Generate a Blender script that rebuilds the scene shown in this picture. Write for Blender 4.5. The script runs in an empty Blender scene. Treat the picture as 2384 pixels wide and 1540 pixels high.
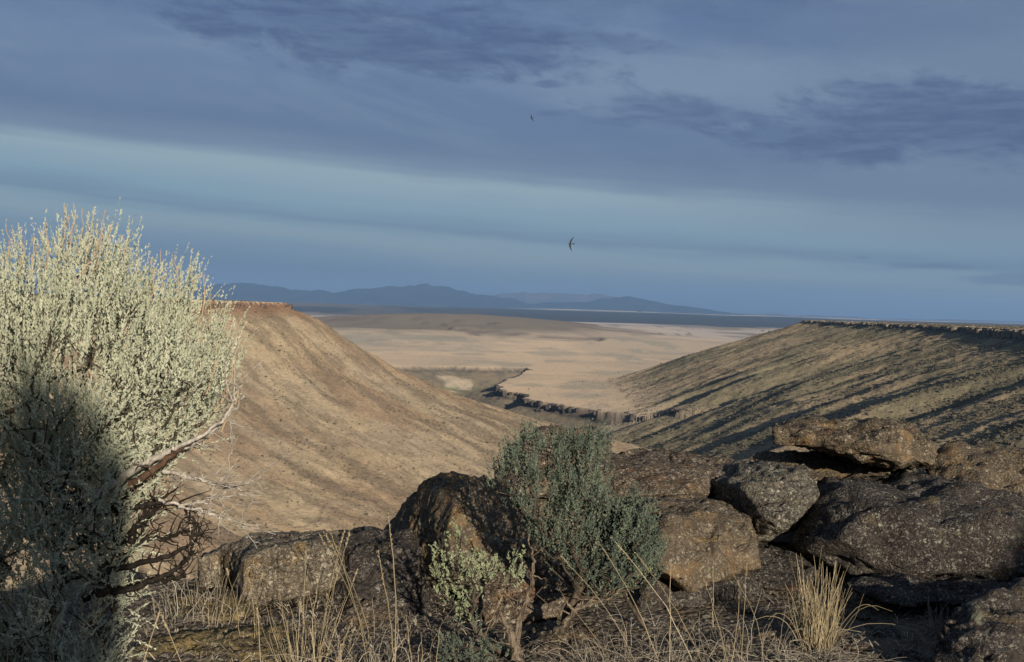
import bpy, bmesh, math, random
import numpy as np
from math import radians, sin, cos, tan, atan, pi
from mathutils import Vector, Matrix

random.seed(7)
RNG = np.random.default_rng(7)
SC = bpy.context.scene
COL = SC.collection

# ------------------------------------------------------------------ camera
FPX = 2556.0            # focal length in the units of a 2384 px wide picture
PITCH = atan(52.0 / FPX)
ROLL = atan(0.030)
_F = Vector((0, cos(PITCH), -sin(PITCH)))
_U0 = Vector((0, sin(PITCH), cos(PITCH)))
_R0 = Vector((1, 0, 0))
_R = _R0 * cos(ROLL) + _U0 * sin(ROLL)
_U = -_R0 * sin(ROLL) + _U0 * cos(ROLL)
cam_data = bpy.data.cameras.new('camera')
cam = bpy.data.objects.new('camera', cam_data)
COL.objects.link(cam)
SC.camera = cam
cam.matrix_world = Matrix(((_R.x, _U.x, -_F.x, 0), (_R.y, _U.y, -_F.y, 0), (_R.z, _U.z, -_F.z, 0), (0, 0, 0, 1)))
cam_data.sensor_width = 36.0
cam_data.lens = 36.0 * FPX / 2384.0
cam_data.clip_start = 0.05
cam_data.clip_end = 120000.0


def W(px, py, d):
    """a point d metres ahead (along +y) on the sight line through a picture position"""
    r = _F + _R * ((px - 1192.0) / FPX) - _U * ((py - 770.0) / FPX)
    return Vector(r * (d / r.y))


# ------------------------------------------------------------------ light
SUN_AZ, SUN_EL = radians(20.0), radians(13.0)       # to the right of straight behind the camera
SUNV = Vector((sin(SUN_AZ) * cos(SUN_EL), -cos(SUN_AZ) * cos(SUN_EL), sin(SUN_EL)))
sun_data = bpy.data.lights.new('sun', 'SUN')
sun_data.energy = 5.0
sun_data.angle = radians(0.55)
sun_data.color = (1.0, 0.88, 0.72)
sun = bpy.data.objects.new('sun', sun_data)
sun.rotation_euler = SUNV.to_track_quat('Z', 'Y').to_euler()
COL.objects.link(sun)

SC.view_settings.view_transform = 'Standard'
SC.view_settings.look = 'None'
SC.view_settings.exposure = 0.16
SC.view_settings.gamma = 1.0
SC.view_settings.use_curve_mapping = False
SC.cycles.volume_bounces = 0
SC.cycles.max_bounces = 6
SC.cycles.transparent_max_bounces = 8


# ------------------------------------------------------------------ node helper
def lin(r, g, b):
    f = lambda c: (c / 255.0 / 12.92) if c <= 10.3 else ((c / 255.0 + 0.055) / 1.055) ** 2.4
    return (f(r), f(g), f(b), 1.0)


class NT:
    def __init__(s, tree):
        s.t = tree
        s.n = tree.nodes
        s.l = tree.links
        s.n.clear()

    def new(s, typ, **kw):
        n = s.n.new(typ)
        for k, v in kw.items():
            setattr(n, k, v)
        return n

    def put(s, sock, v):
        if v is None:
            return
        if isinstance(v, bpy.types.NodeSocket):
            s.l.new(v, sock)
        else:
            if hasattr(sock, 'default_value'):
                try:
                    sock.default_value = v
                except Exception:
                    sock.default_value = (v, v, v) if len(sock.default_value) == 3 else (v, v, v, 1)

    def m(s, op, a, b=None, c=None, clamp=False):
        n = s.new('ShaderNodeMath', operation=op, use_clamp=clamp)
        s.put(n.inputs[0], a); s.put(n.inputs[1], b); s.put(n.inputs[2], c)
        return n.outputs[0]

    def vm(s, op, a, b=None, scale=None):
        n = s.new('ShaderNodeVectorMath', operation=op)
        s.put(n.inputs[0], a); s.put(n.inputs[1], b)
        if scale is not None:
            s.put(n.inputs['Scale'], scale)
        return n.outputs['Value'] if op in ('DOT_PRODUCT', 'LENGTH') else n.outputs[0]

    def mix(s, f, a, b, mode='MIX'):
        n = s.new('ShaderNodeMix', data_type='RGBA', blend_type=mode)
        s.put(n.inputs[0], f); s.put(n.inputs[6], a); s.put(n.inputs[7], b)
        return n.outputs[2]

    def noise(s, vec, scale, detail=4, rough=0.55, dist=0.0, out='Fac', lac=2.0):
        n = s.new('ShaderNodeTexNoise')
        s.put(n.inputs['Vector'], vec)
        n.inputs['Scale'].default_value = scale
        n.inputs['Detail'].default_value = detail
        n.inputs['Roughness'].default_value = rough
        n.inputs['Lacunarity'].default_value = lac
        n.inputs['Distortion'].default_value = dist
        return n.outputs[out]

    def voro(s, vec, scale, feature='F1', out='Distance', rnd=1.0):
        n = s.new('ShaderNodeTexVoronoi', feature=feature)
        s.put(n.inputs['Vector'], vec)
        n.inputs['Scale'].default_value = scale
        n.inputs['Randomness'].default_value = rnd
        return n.outputs[out]

    def smooth(s, v, lo, hi, to0=0.0, to1=1.0):
        n = s.new('ShaderNodeMapRange', interpolation_type='SMOOTHSTEP')
        s.put(n.inputs[0], v)
        n.inputs[1].default_value = lo; n.inputs[2].default_value = hi
        n.inputs[3].default_value = to0; n.inputs[4].default_value = to1
        return n.outputs[0]

    def ramp(s, v, stops, interp='LINEAR'):
        n = s.new('ShaderNodeValToRGB')
        cr = n.color_ramp
        cr.interpolation = interp
        while len(cr.elements) < len(stops):
            cr.elements.new(0.5)
        for e, (p, c) in zip(cr.elements, stops):
            e.position = p
            e.color = c
        s.put(n.inputs[0], v)
        return n.outputs[0]

    def comb(s, x, y, z):
        n = s.new('ShaderNodeCombineXYZ')
        s.put(n.inputs[0], x); s.put(n.inputs[1], y); s.put(n.inputs[2], z)
        return n.outputs[0]


# ------------------------------------------------------------------ world: clouded evening sky
world = bpy.data.worlds.new('World')
SC.world = world
world.use_nodes = True
g = NT(world.node_tree)
tc = g.new('ShaderNodeTexCoord').outputs['Generated']
sep = g.new('ShaderNodeSeparateXYZ'); g.put(sep.inputs[0], tc)
X, Y, Z = sep.outputs
hor = g.m('SQRT', g.m('ADD', g.m('MULTIPLY', X, X), g.m('MULTIPLY', Y, Y)))
el = g.m('ARCTAN2', Z, hor)
az = g.m('ARCTAN2', X, Y)
azs = X                                                  # smooth all the way round
warp = g.noise(g.comb(g.m('MULTIPLY', X, 3.0), g.m('MULTIPLY', Y, 3.0), g.m('MULTIPLY', Z, 9.0)), 1.6, 4, 0.55)
warp2 = g.noise(g.comb(g.m('MULTIPLY', X, 2.0), g.m('MULTIPLY', Y, 2.0), g.m('MULTIPLY', Z, 30.0)), 2.0, 3, 0.5)
w1 = g.m('MULTIPLY', g.m('SUBTRACT', warp, 0.5), 0.020)
w2 = g.m('MULTIPLY', g.m('SUBTRACT', warp2, 0.5), 0.014)
elp = g.m('ADD', g.m('ADD', g.m('ADD', el, g.m('MULTIPLY', azs, 0.055)), w1), w2)
# layered deck colours by height (0 at the horizon, 1 at 0.4 rad)
K = 1 / 0.4
streak = g.noise(g.comb(g.m('MULTIPLY', X, 2.5), g.m('MULTIPLY', Y, 2.5), g.m('MULTIPLY', g.m('ADD', Z, g.m('MULTIPLY', X, 0.06)), 70.0)), 1.8, 5, 0.6, 0.2)
elp = g.m('ADD', elp, g.m('MULTIPLY', g.m('SUBTRACT', streak, 0.5), 0.016))
deck = g.ramp(g.m('MULTIPLY', elp, K), [
    (0.0, lin(84, 110, 142)), (0.018 * K, lin(86, 114, 146)), (0.036 * K, lin(104, 132, 156)),
    (0.050 * K, lin(126, 148, 162)), (0.058 * K, lin(122, 148, 164)), (0.066 * K, lin(100, 127, 153)),
    (0.080 * K, lin(118, 148, 168)), (0.108 * K, lin(140, 161, 174)), (0.120 * K, lin(106, 127, 153)),
    (0.140 * K, lin(84, 106, 141)), (0.200 * K, lin(90, 113, 149)), (0.28 * K, lin(80, 104, 147)),
    (0.345 * K, lin(70, 92, 132)), (1.0, lin(54, 68, 94))])
# the clear band fades to the right
rightfade = g.smooth(azs, 0.02, 0.42)
deck = g.mix(g.m('MULTIPLY', rightfade, g.smooth(elp, 0.05, 0.14)), deck, lin(96, 116, 146))
# broad light and dark billows
bill = g.noise(g.comb(g.m('MULTIPLY', X, 2.2), g.m('MULTIPLY', Y, 2.2), g.m('MULTIPLY', g.m('ADD', Z, g.m('MULTIPLY', X, 0.12)), 9.0)), 1.5, 6, 0.6, 0.4)
deckmask = g.smooth(elp, 0.11, 0.17)
deck = g.mix(g.m('MULTIPLY', g.smooth(bill, 0.47, 0.66), g.m('MULTIPLY', deckmask, 0.45)), deck, lin(118, 140, 163))
deck = g.mix(g.m('MULTIPLY', g.smooth(bill, 0.50, 0.32), g.m('MULTIPLY', deckmask, 0.35)), deck, lin(74, 95, 132))


def patch(a0, e0, ra, re, tilt=0.0):
    """soft elliptical cloud body centred at azimuth a0, height e0"""
    da = g.m('MULTIPLY', g.m('SUBTRACT', az, a0), 1.0 / ra)
    de = g.m('MULTIPLY', g.m('ADD', g.m('SUBTRACT', el, e0), g.m('MULTIPLY', g.m('SUBTRACT', az, a0), tilt)), 1.0 / re)
    return g.m('SQRT', g.m('ADD', g.m('MULTIPLY', da, da), g.m('MULTIPLY', de, de)))


def azel(px, py):
    v = W(px, py, 100.0).normalized()
    return math.atan2(v.x, v.y), math.asin(v.z)


rag = g.noise(g.comb(g.m('MULTIPLY', X, 7.0), g.m('MULTIPLY', Y, 7.0), g.m('MULTIPLY', g.m('ADD', Z, g.m('MULTIPLY', X, 0.15)), 19.0)), 2.4, 9, 0.66, 0.3)
ragc = g.m('MULTIPLY', g.m('SUBTRACT', rag, 0.5), 3.0)
rag2 = g.noise(g.comb(g.m('MULTIPLY', X, 5.0), g.m('MULTIPLY', Y, 5.0), g.m('MULTIPLY', Z, 30.0)), 4.3, 5, 0.6, 0.3)
cloud_specs = [  # px, py, half width px, half height px, tilt, strength, light?
    (900, 84, 460, 84, 0.06, 0.95, 0), (1170, 128, 120, 16, 0.0, 0.6, 0), (1380, 92, 240, 20, 0.12, 0.5, 0),
    (640, 40, 180, 44, 0.0, 0.5, 0),
    (2170, 292, 360, 92, 0.03, 0.95, 0), (1600, 258, 200, 34, 0.05, 0.8, 0), (1880, 322, 200, 26, 0.06, 0.7, 0),
    (1300, 262, 60, 10, 0.0, 0.55, 0), (1280, 195, 50, 9, 0.0, 0.5, 0), (1410, 282, 60, 9, 0.1, 0.45, 0),
    (2160, 619, 100, 9, 0.0, 0.6, 0), (2350, 650, 110, 12, 0.0, 0.6, 0), (2010, 598, 30, 4, 0.0, 0.5, 0),
    (1500, 5, 420, 40, 0.04, 0.35, 0), (1120, 425, 60, 60, 0.0, 0.0, 0),
]
lights = [(1600, 190, 620, 110, 0.05, 0.55), (1060, 330, 600, 44, 0.04, 0.0), (330, 140, 480, 120, 0.0, 0.16), (920, 48, 90, 22, 0.05, 0.5),
          (2250, 150, 300, 70, 0.1, 0.25)]
for px, py, hw, hh, tl, st in lights:
    if st <= 0: continue
    a0, e0 = azel(px, py)
    dd = g.m('ADD', patch(a0, e0, hw / FPX, hh / FPX, tl), g.m('MULTIPLY', ragc, 0.30))
    deck = g.mix(g.m('MULTIPLY', g.smooth(dd, 1.15, 0.15), st), deck, lin(128, 147, 168))
for px, py, hw, hh, tl, st, _ in cloud_specs:
    if st <= 0: continue
    a0, e0 = azel(px, py)
    dd = g.m('ADD', patch(a0, e0, hw / FPX, hh / FPX, tl), ragc)
    deck = g.mix(g.m('MULTIPLY', g.smooth(dd, 1.30, 0.50), st * 0.90), deck, g.mix(g.smooth(rag2, .35, .65), lin(60, 80, 122), lin(80, 101, 138)))
nish = g.new('ShaderNodeTexSky', sky_type='NISHITA')
nish.sun_disc = False
nish.sun_elevation = SUN_EL
nish.sun_rotation = math.atan2(SUNV.x, SUNV.y)
bg1 = g.new('ShaderNodeBackground'); g.put(bg1.inputs[0], nish.outputs[0]); bg1.inputs[1].default_value = 0.06
bg2 = g.new('ShaderNodeBackground'); hs = g.new('ShaderNodeHueSaturation'); hs.inputs['Saturation'].default_value = .96; g.put(hs.inputs['Color'], deck); g.put(bg2.inputs[0], hs.outputs[0]); bg2.inputs[1].default_value = 1.02
mx = g.new('ShaderNodeMixShader'); mx.inputs[0].default_value = 0.88
g.l.new(bg1.outputs[0], mx.inputs[1]); g.l.new(bg2.outputs[0], mx.inputs[2])
wo = g.new('ShaderNodeOutputWorld'); g.l.new(mx.outputs[0], wo.inputs[0])
world.cycles.sampling_method = 'MANUAL'
world.cycles.sample_map_resolution = 512


# ------------------------------------------------------------------ tags and links
def tag(o, label=None, cat=None, group=None, kind=None):
    if label: o['label'] = label
    if cat: o['category'] = cat
    if group: o['group'] = group
    if kind: o['kind'] = kind
    return o


def link(name, me, mat=None, parent=None, loc=None):
    o = bpy.data.objects.new(name, me)
    COL.objects.link(o)
    if mat is not None and me is not None and len(me.materials) == 0:
        me.materials.append(mat)
    if parent is not None:
        o.parent = parent
    if loc is not None:
        o.location = loc
    return o


def mesh_np(name, V, F, smooth=False, attrs=None):
    """V (n,3); F (m,3) or (m,4) int arrays; attrs: name -> float (n,) or colour (n,4)"""
    me = bpy.data.meshes.new(name)
    V = np.asarray(V, dtype=np.float32); F = np.asarray(F, dtype=np.int32)
    k = F.shape[1]
    me.vertices.add(len(V)); me.vertices.foreach_set('co', V.ravel())
    me.loops.add(F.size); me.loops.foreach_set('vertex_index', F.ravel())
    me.polygons.add(len(F))
    me.polygons.foreach_set('loop_start', np.arange(0, F.size, k, dtype=np.int32))
    me.polygons.foreach_set('loop_total', np.full(len(F), k, dtype=np.int32))
    if smooth:
        me.polygons.foreach_set('use_smooth', np.ones(len(F), dtype=bool))
    me.update(calc_edges=True)
    for an, av in (attrs or {}).items():
        av = np.asarray(av, dtype=np.float32)
        if av.ndim == 1:
            a = me.attributes.new(an, 'FLOAT', 'POINT'); a.data.foreach_set('value', av)
        else:
            a = me.attributes.new(an, 'FLOAT_COLOR', 'POINT'); a.data.foreach_set('color', av.ravel())
    return me


# ------------------------------------------------------------------ numpy noise
def _h2(ix, iy, seed):
    n = (ix.astype(np.int64) * 374761393 + iy.astype(np.int64) * 668265263 + seed * 1274126177) & 0xFFFFFFFF
    n = ((n ^ (n >> 13)) * 1274126177) & 0xFFFFFFFF
    n = (n ^ (n >> 16)) & 0xFFFFFFFF
    return n / 4294967295.0


def vn2(x, y, seed=0):
    ix = np.floor(x); iy = np.floor(y)
    fx = x - ix; fy = y - iy
    fx = fx * fx * fx * (fx * (fx * 6 - 15) + 10); fy = fy * fy * fy * (fy * (fy * 6 - 15) + 10)
    a = _h2(ix, iy, seed); b = _h2(ix + 1, iy, seed); c = _h2(ix, iy + 1, seed); d = _h2(ix + 1, iy + 1, seed)
    return (a + (b - a) * fx) * (1 - fy) + (c + (d - c) * fx) * fy


def fbm2(x, y, oct=4, seed=0, gain=0.5):
    s = 0.0; a = 1.0; t = 0.0
    for k in range(oct):
        s = s + a * vn2(x + 13.7 * k, y - 7.3 * k, seed + k); t += a
        a *= gain; x = x * 2.03; y = y * 2.03
    return s / t


def _h3(ix, iy, iz, seed):
    n = (ix.astype(np.int64) * 374761393 + iy.astype(np.int64) * 668265263 + iz.astype(np.int64) * 2147483647 + seed * 974126177) & 0xFFFFFFFF
    n = ((n ^ (n >> 13)) * 1274126177) & 0xFFFFFFFF
    n = ((n ^ (n >> 15)) * 2246822519) & 0xFFFFFFFF
    return ((n ^ (n >> 16)) & 0xFFFFFFFF) / 4294967295.0


def vn3(p, seed=0):
    i = np.floor(p); f = p - i
    f = f * f * (3 - 2 * f)
    x, y, z = i[:, 0], i[:, 1], i[:, 2]
    r = 0
    for dx in (0, 1):
        wx = f[:, 0] if dx else 1 - f[:, 0]
        for dy in (0, 1):
            wy = f[:, 1] if dy else 1 - f[:, 1]
            for dz in (0, 1):
                wz = f[:, 2] if dz else 1 - f[:, 2]
                r = r + wx * wy * wz * _h3(x + dx, y + dy, z + dz, seed)
    return r


def fbm3(p, oct=4, seed=0, gain=0.5):
    s = 0.0; a = 1.0; t = 0.0
    for k in range(oct):
        s = s + a * vn3(p + 17.31 * k, seed + k); t += a
        a *= gain; p = p * 2.07
    return s / t


def sstep(x, lo, hi):
    t = np.clip((x - lo) / (hi - lo), 0, 1)
    return t * t * (3 - 2 * t)


def sdf(px, py, poly):
    """signed distance to a polygon, negative inside"""
    d = np.full(px.shape, 1e18); inside = np.zeros(px.shape, dtype=bool)
    n = len(poly)
    for i in range(n):
        ax, ay = poly[i]; bx, by = poly[(i + 1) % n]
        ex, ey = bx - ax, by - ay
        wx, wy = px - ax, py - ay
        t = np.clip((wx * ex + wy * ey) / (ex * ex + ey * ey), 0, 1)
        dx, dy = wx - ex * t, wy - ey * t
        d = np.minimum(d, dx * dx + dy * dy)
        c = ((ay <= py) & (by > py)) | ((by <= py) & (ay > py))
        xi = ax + (py - ay) / np.where(ey == 0, 1e-9, ey) * ex if ey != 0 else np.zeros_like(px)
        inside ^= c & (px < xi)
    d = np.sqrt(d)
    return np.where(inside, -d, d)


# ------------------------------------------------------------------ the land
ML = [(-185, 900), (-212, 862), (-260, 800), (-365, 655), (-560, 420), (-900, 300), (-2500, 300), (-2500, 1900), (-900, 1650), (-500, 1300), (-235, 1010), (-196, 930)]
MR = [(557, 2100), (560, 1800), (556, 1600), (545, 1420), (538, 1300), (526, 1180), (520, 1095), (506, 960), (500, 820), (486, 700), (545, 520), (900, 250), (1500, 0),
      (4000, -200), (4000, 3000), (1500, 2700), (900, 2400), (620, 2170)]
OWN = [(9, 6.5), (3, 6.9), (0, 6.2), (-1.0, 5.5), (-2, 4.6), (-9, 2), (-22, -25), (-60, -160), (-300, -500), (-500, -1500), (0, -1500), (-40, -300), (12, -60), (14, -20), (12, 2)]
CAN = [(219, 1372), (147, 1512), (95, 1610), (39, 1724), (22, 1770), (30, 1840), (-8, 1900), (-20, 1990), (-28, 2060), (-10, 2250), (36, 2560), (44, 2650), (40, 2725),
       (-60, 2690), (-140, 2705), (-200, 2640), (-267, 2610), (-420, 2500), (-560, 2400), (-700, 1900), (-700, 1200), (-900, 200), (-1200, -3000), (3000, -3000), (1400, 600), (700, 900), (300, 1300)]


def land(x, y, masks=False):
    # basin floor with low swells, climbing far away to the dark plateau
    z = -145.0 + 3.0 * (fbm2(x / 420, y / 420, 4, 3) - .5) + 0 * x
    z = z - 8 * sstep(y, 2500, 9000)
    # low mounds in the basin
    def mound(cx, cy, rx, ry, h):
        q = ((x - cx) / rx) ** 2 + ((y - cy) / ry) ** 2
        return h * np.exp(-q * 1.2)
    z = z + mound(-330, 6200, 1000, 1500, 92) * (0.85 + .3 * fbm2(x / 500, y / 700, 3, 9))
    z = z + mound(900, 7600, 900, 1100, 40)
    z = z + mound(-1900, 8200, 900, 900, 26) + mound(2300, 8600, 1100, 900, 40)
    led = fbm2(x / 1500, y / 1100, 3, 271)
    z = z + (13 * sstep(led, .53, .54) + 10 * sstep(led, .42, .428)) * sstep(y, 3600, 4600)
    far = sstep(y + 900 * (fbm2(x / 2600, y / 3500, 3, 21) - .5) + 0.05 * x, 12800, 19500)
    z = z + far * (104 + 16 * (fbm2(x / 5000, y / 5000, 3, 5) - .5))
    step = sstep(y + 700 * (fbm2(x / 2100, 0 * y, 3, 31) - .5), 13200, 13900)
    z = z + 16 * step
    far2 = sstep(y, 23000, 25500)
    z = z + far2 * 34 * sstep(x, -1500, 1500) * (0.5 + .5 * sstep(8000 - x, 0, 5000)) - 40 * sstep(y, 26500, 31000)
    # creek canyon
    wob = 34 * (fbm2(x / 75, y / 75, 4, 12) - .5)
    sc = -(sdf(x, y, CAN) + wob)
    cl = sstep(sc, 0, 3.0) * 10 + np.clip(sc - 3, 0, 1e9) * 0.38
    carve = np.minimum(cl, 46 + 6 * (fbm2(x / 90, y / 90, 2, 2) - .5))
    carve = np.where(sc > 0, carve, 0)
    # ledges half way down
    z = z - carve
    zb = z
    # left mesa
    s = sdf(x, y, ML) + 5 * (fbm2(x / 22, y / 22, 3, 41) - .5)
    t = 0.6 * x + 0.8 * y
    prof = -1.2 + np.interp(s, [-1e5, -400, 0, 2.0, 26, 93, 153, 217, 330, 600, 900], [3, 1.2, 0.4, -4.0, -13, -54, -78, -96, -125, -190, -240])
    am = sstep(s, 3, 60)
    gul = fbm2(t / 26 + 0.6 * fbm2(x / 60, y / 60, 2, 7), s / 190, 4, 17, .55) - .5
    zl = prof + sstep(s, 20, 60) * 0.9 * (sstep(fbm2(x / 45, y / 45, 4, 281), .53, .56)) + am * (gul * 5.5 + (fbm2(x / 70, y / 70, 3, 19) - .5) * 6)
    # right mesa
    s2 = sdf(x, y, MR) + 9 * (fbm2(x / 34, y / 34, 3, 43) - .5)
    chh = 3.5 + 5.0 * sstep(-y, -1500, -1050)
    top2 = -5.2 - 0.9 * sstep(-y, -1500, -950)
    p2 = np.where(s2 < 0, top2 + 2.5 * sstep(-s2, 0, 900), top2 - chh * sstep(s2, 0, 2.5))
    p2 = p2 - np.interp(s2, [0, 2.5, 60, 222, 345, 450, 600, 900], [0, 0, 20, 74, 126, 162, 200, 270])
    tt = y + 48 * (fbm2(x / 120, y / 120, 3, 51) - .5) + 0.16 * s2
    per = 118.0
    ph = tt / per + 0.9 * fbm2(tt / 260, s2 / 500, 2, 61)
    fr = ph - np.floor(ph)
    idx = np.floor(ph)
    amp_i = 0.05 + 1.9 * _h2(idx, 0 * idx, 77) ** 1.8
    ridge = np.where(fr < 0.70, fr / 0.70, (1 - fr) / 0.30)      # slow climb, steep far side
    ridge = ridge * ridge * (3 - 2 * ridge)
    am2 = sstep(s2, 30, 150) * (1 - 0.75 * sstep(s2, 260, 420)) * (0.25 + .75 * sstep(2000 - y, 0, 600))
    z2 = p2 + am2 * (amp_i * 8.0 * (ridge - .5) + (fbm2(tt / 30, s2 / 90, 4, 65) - .5) * 5.5)
    # own plateau and its flank
    s3 = sdf(x, y, OWN)
    z2r = z2
    z2 = np.maximum(z2, z) + 9.0 * np.exp(-np.abs(z2 - z) / 24.0) * (s2 > 0) * (s2 < 900) * (sc < 0)
    z3 = -1.42 - np.interp(s3, [-1, 0, 1.5, 6, 300, 900], [0, 0, 1.5, 5.5, 200, 500])
    zz = np.maximum(np.maximum(z, zl), np.maximum(z2, z3))
    # scrubby small relief, nowhere on the flats' edge
    rough = (fbm2(x / 7, y / 7, 3, 71) - .5) * 1.6
    nearfac = sstep(np.hypot(x, y), 60, 200)
    zz = zz + rough * nearfac * (0.35 + .65 * ((s > 4) & (s2 > 4)))
    if not masks:
        return zz
    which = np.argmax(np.stack([z, zl, np.where(z2r > z, z2, -1e9), z3]), axis=0)
    return zz, dict(which=which, s=s, s2=s2, t=t, tt=tt, fr=fr, sc=sc, gul=gul, far=far, far2=far2, ridge=ridge, step=step, s3=s3, led=led, carve=carve, z2=z2r, zb=z)


def ss(*a):
    return sstep(*a)


def land_colour(x, y, z, m):
    n = len(x)
    def c(r, g_, b): return np.array([r, g_, b])[None, :]
    def mixc(a, b, f): return a + (b - a) * np.clip(f, 0, 1)[:, None]
    # basin: pale grass flats with rosy and grey-green sweeps
    tan_ = c(.37, .305, .228)
    a = fbm2(x / 620, y / 300, 6, 101, .6); b = fbm2(x / 900, y / 2200, 4, 111); d = fbm2(x / 120, y / 260, 4, 121)
    col = np.repeat(tan_, n, 0)
    col = mixc(col, c(.27, .245, .20), ss(a, .46, .60))
    col = mixc(col, c(.50, .385, .27), ss(b + .5 * (a - .5), .50, .62) * .8 * .9)
    col = mixc(col, c(.25, .24, .20), ss(d, .50, .70) * .65)
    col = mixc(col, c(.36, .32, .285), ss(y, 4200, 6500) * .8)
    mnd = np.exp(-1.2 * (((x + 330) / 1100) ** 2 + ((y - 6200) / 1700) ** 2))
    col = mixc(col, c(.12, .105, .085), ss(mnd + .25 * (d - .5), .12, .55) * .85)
    q2 = ss(fbm2(x / 900, y / 1500, 4, 171), .50, .62) * ss(y, 5200, 7500)
    col = mixc(col, c(.13, .115, .095), q2 * .8)
    lb = np.maximum(ss(m['led'], .524, .53) * (1 - ss(m['led'], .54, .55)), ss(m['led'], .416, .42) * (1 - ss(m['led'], .43, .436))) * ss(y, 3600, 4600)
    col = mixc(col, c(.12, .10, .085), lb * .75)
    # cloud shadow painted dark on the far plateau, sunlight painted pale beyond it
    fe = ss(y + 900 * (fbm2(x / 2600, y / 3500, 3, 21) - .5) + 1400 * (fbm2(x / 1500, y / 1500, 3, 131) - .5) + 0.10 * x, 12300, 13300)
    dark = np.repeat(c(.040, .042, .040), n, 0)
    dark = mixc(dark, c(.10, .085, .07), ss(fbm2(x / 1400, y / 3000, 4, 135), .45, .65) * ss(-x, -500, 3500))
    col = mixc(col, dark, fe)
    col = mixc(col, c(.50, .44, .34), m['far2'] * ss(x, -900, 1200) * .9)
    # canyon rim and walls
    wall = ss(m['sc'], -2, 3) * (m['which'] == 0)
    colw = np.repeat(c(.20, .165, .115), n, 0)
    colw = mixc(colw, c(.15, .13, .10), ss(fbm2(x / 25, y / 25, 4, 141), .42, .6))
    colw = mixc(colw, c(.085, .078, .07), ss(m['sc'], -2, 0) * (1 - ss(m['sc'], 5, 14)) * .8)
    pale = ss(fbm2(x / 130, y / 130, 3, 151), .54, .64) * (x < -90) * .7 * (y > 1800)
    colw = mixc(colw, c(.48, .40, .30), pale)
    green = ss(m['carve'], 40, 46) * ss(y, 1700, 1900) * ss(fbm2(x / 26, y / 26, 3, 155), .45, .6) * .7
    colw = mixc(colw, c(.12, .15, .06), green)
    col = mixc(col, colw, wall)
    # left mesa face
    lf = (m['which'] == 1) * 1.0
    st = fbm2(m['t'] / 17 + .5 * fbm2(x / 40, y / 40, 2, 203), m['s'] / 105, 5, 201, .6)
    st2 = fbm2(m['t'] / 52, m['s'] / 120, 4, 211, .6)
    cl_ = np.repeat(c(.33, .270, .190), n, 0)
    cl_ = mixc(cl_, c(.40, .32, .21), ss(fbm2(x / 90, y / 90, 3, 221), .45, .65) * .8)
    cl_ = mixc(cl_, c(.27, .195, .13), ss(st2, .40, .62) * .85)
    cl_ = mixc(cl_, c(.17, .135, .10), ss(st + .35 * (st2 - .5), .48, .68) * .62)
    f3 = fbm2(m['t'] / 6 + .7 * fbm2(x / 18, y / 18, 2, 263), m['s'] / 26, 4, 261, .65)
    cl_ = mixc(cl_, c(.185, .145, .105), ss(f3, .50, .68) * .55)
    cl_ = mixc(cl_, c(.45, .34, .215), ss(f3, .44, .30) * .35)
    cl_ = mixc(cl_, c(.22, .125, .075), (1 - ss(m['s'], 3, 30)) * .75)
    cl_ = mixc(cl_, c(.20, .125, .085), ss(m['s'], -.5, .8) * (1 - ss(m['s'], 2.5, 7)) * .9)
    cl_ = mixc(cl_, c(.70, .61, .45), 1 - ss(m['s'], -3, -.5))
    col = mixc(col, cl_, lf)
    # right mesa
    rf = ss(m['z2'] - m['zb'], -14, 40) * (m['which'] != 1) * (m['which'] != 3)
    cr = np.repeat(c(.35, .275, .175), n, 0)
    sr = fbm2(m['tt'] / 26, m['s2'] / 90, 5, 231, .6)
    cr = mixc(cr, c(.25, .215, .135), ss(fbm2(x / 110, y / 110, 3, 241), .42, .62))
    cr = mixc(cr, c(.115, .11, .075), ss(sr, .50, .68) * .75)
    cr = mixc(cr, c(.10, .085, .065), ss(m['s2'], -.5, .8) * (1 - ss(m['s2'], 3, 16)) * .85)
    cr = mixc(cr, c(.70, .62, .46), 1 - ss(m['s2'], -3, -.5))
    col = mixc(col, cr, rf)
    of = (m['which'] == 3) * 1.0
    col = mixc(col, np.repeat(c(.22, .17, .11), n, 0), of)
    k = np.where(m['which'] == 1, .80, np.where((m['which'] == 2) & (m['z2'] > m['zb'] + 4), .86, .86))[:, None]
    col = col * k
    return np.concatenate([np.clip(col, .01, .8), np.ones((n, 1))], 1)


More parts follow.
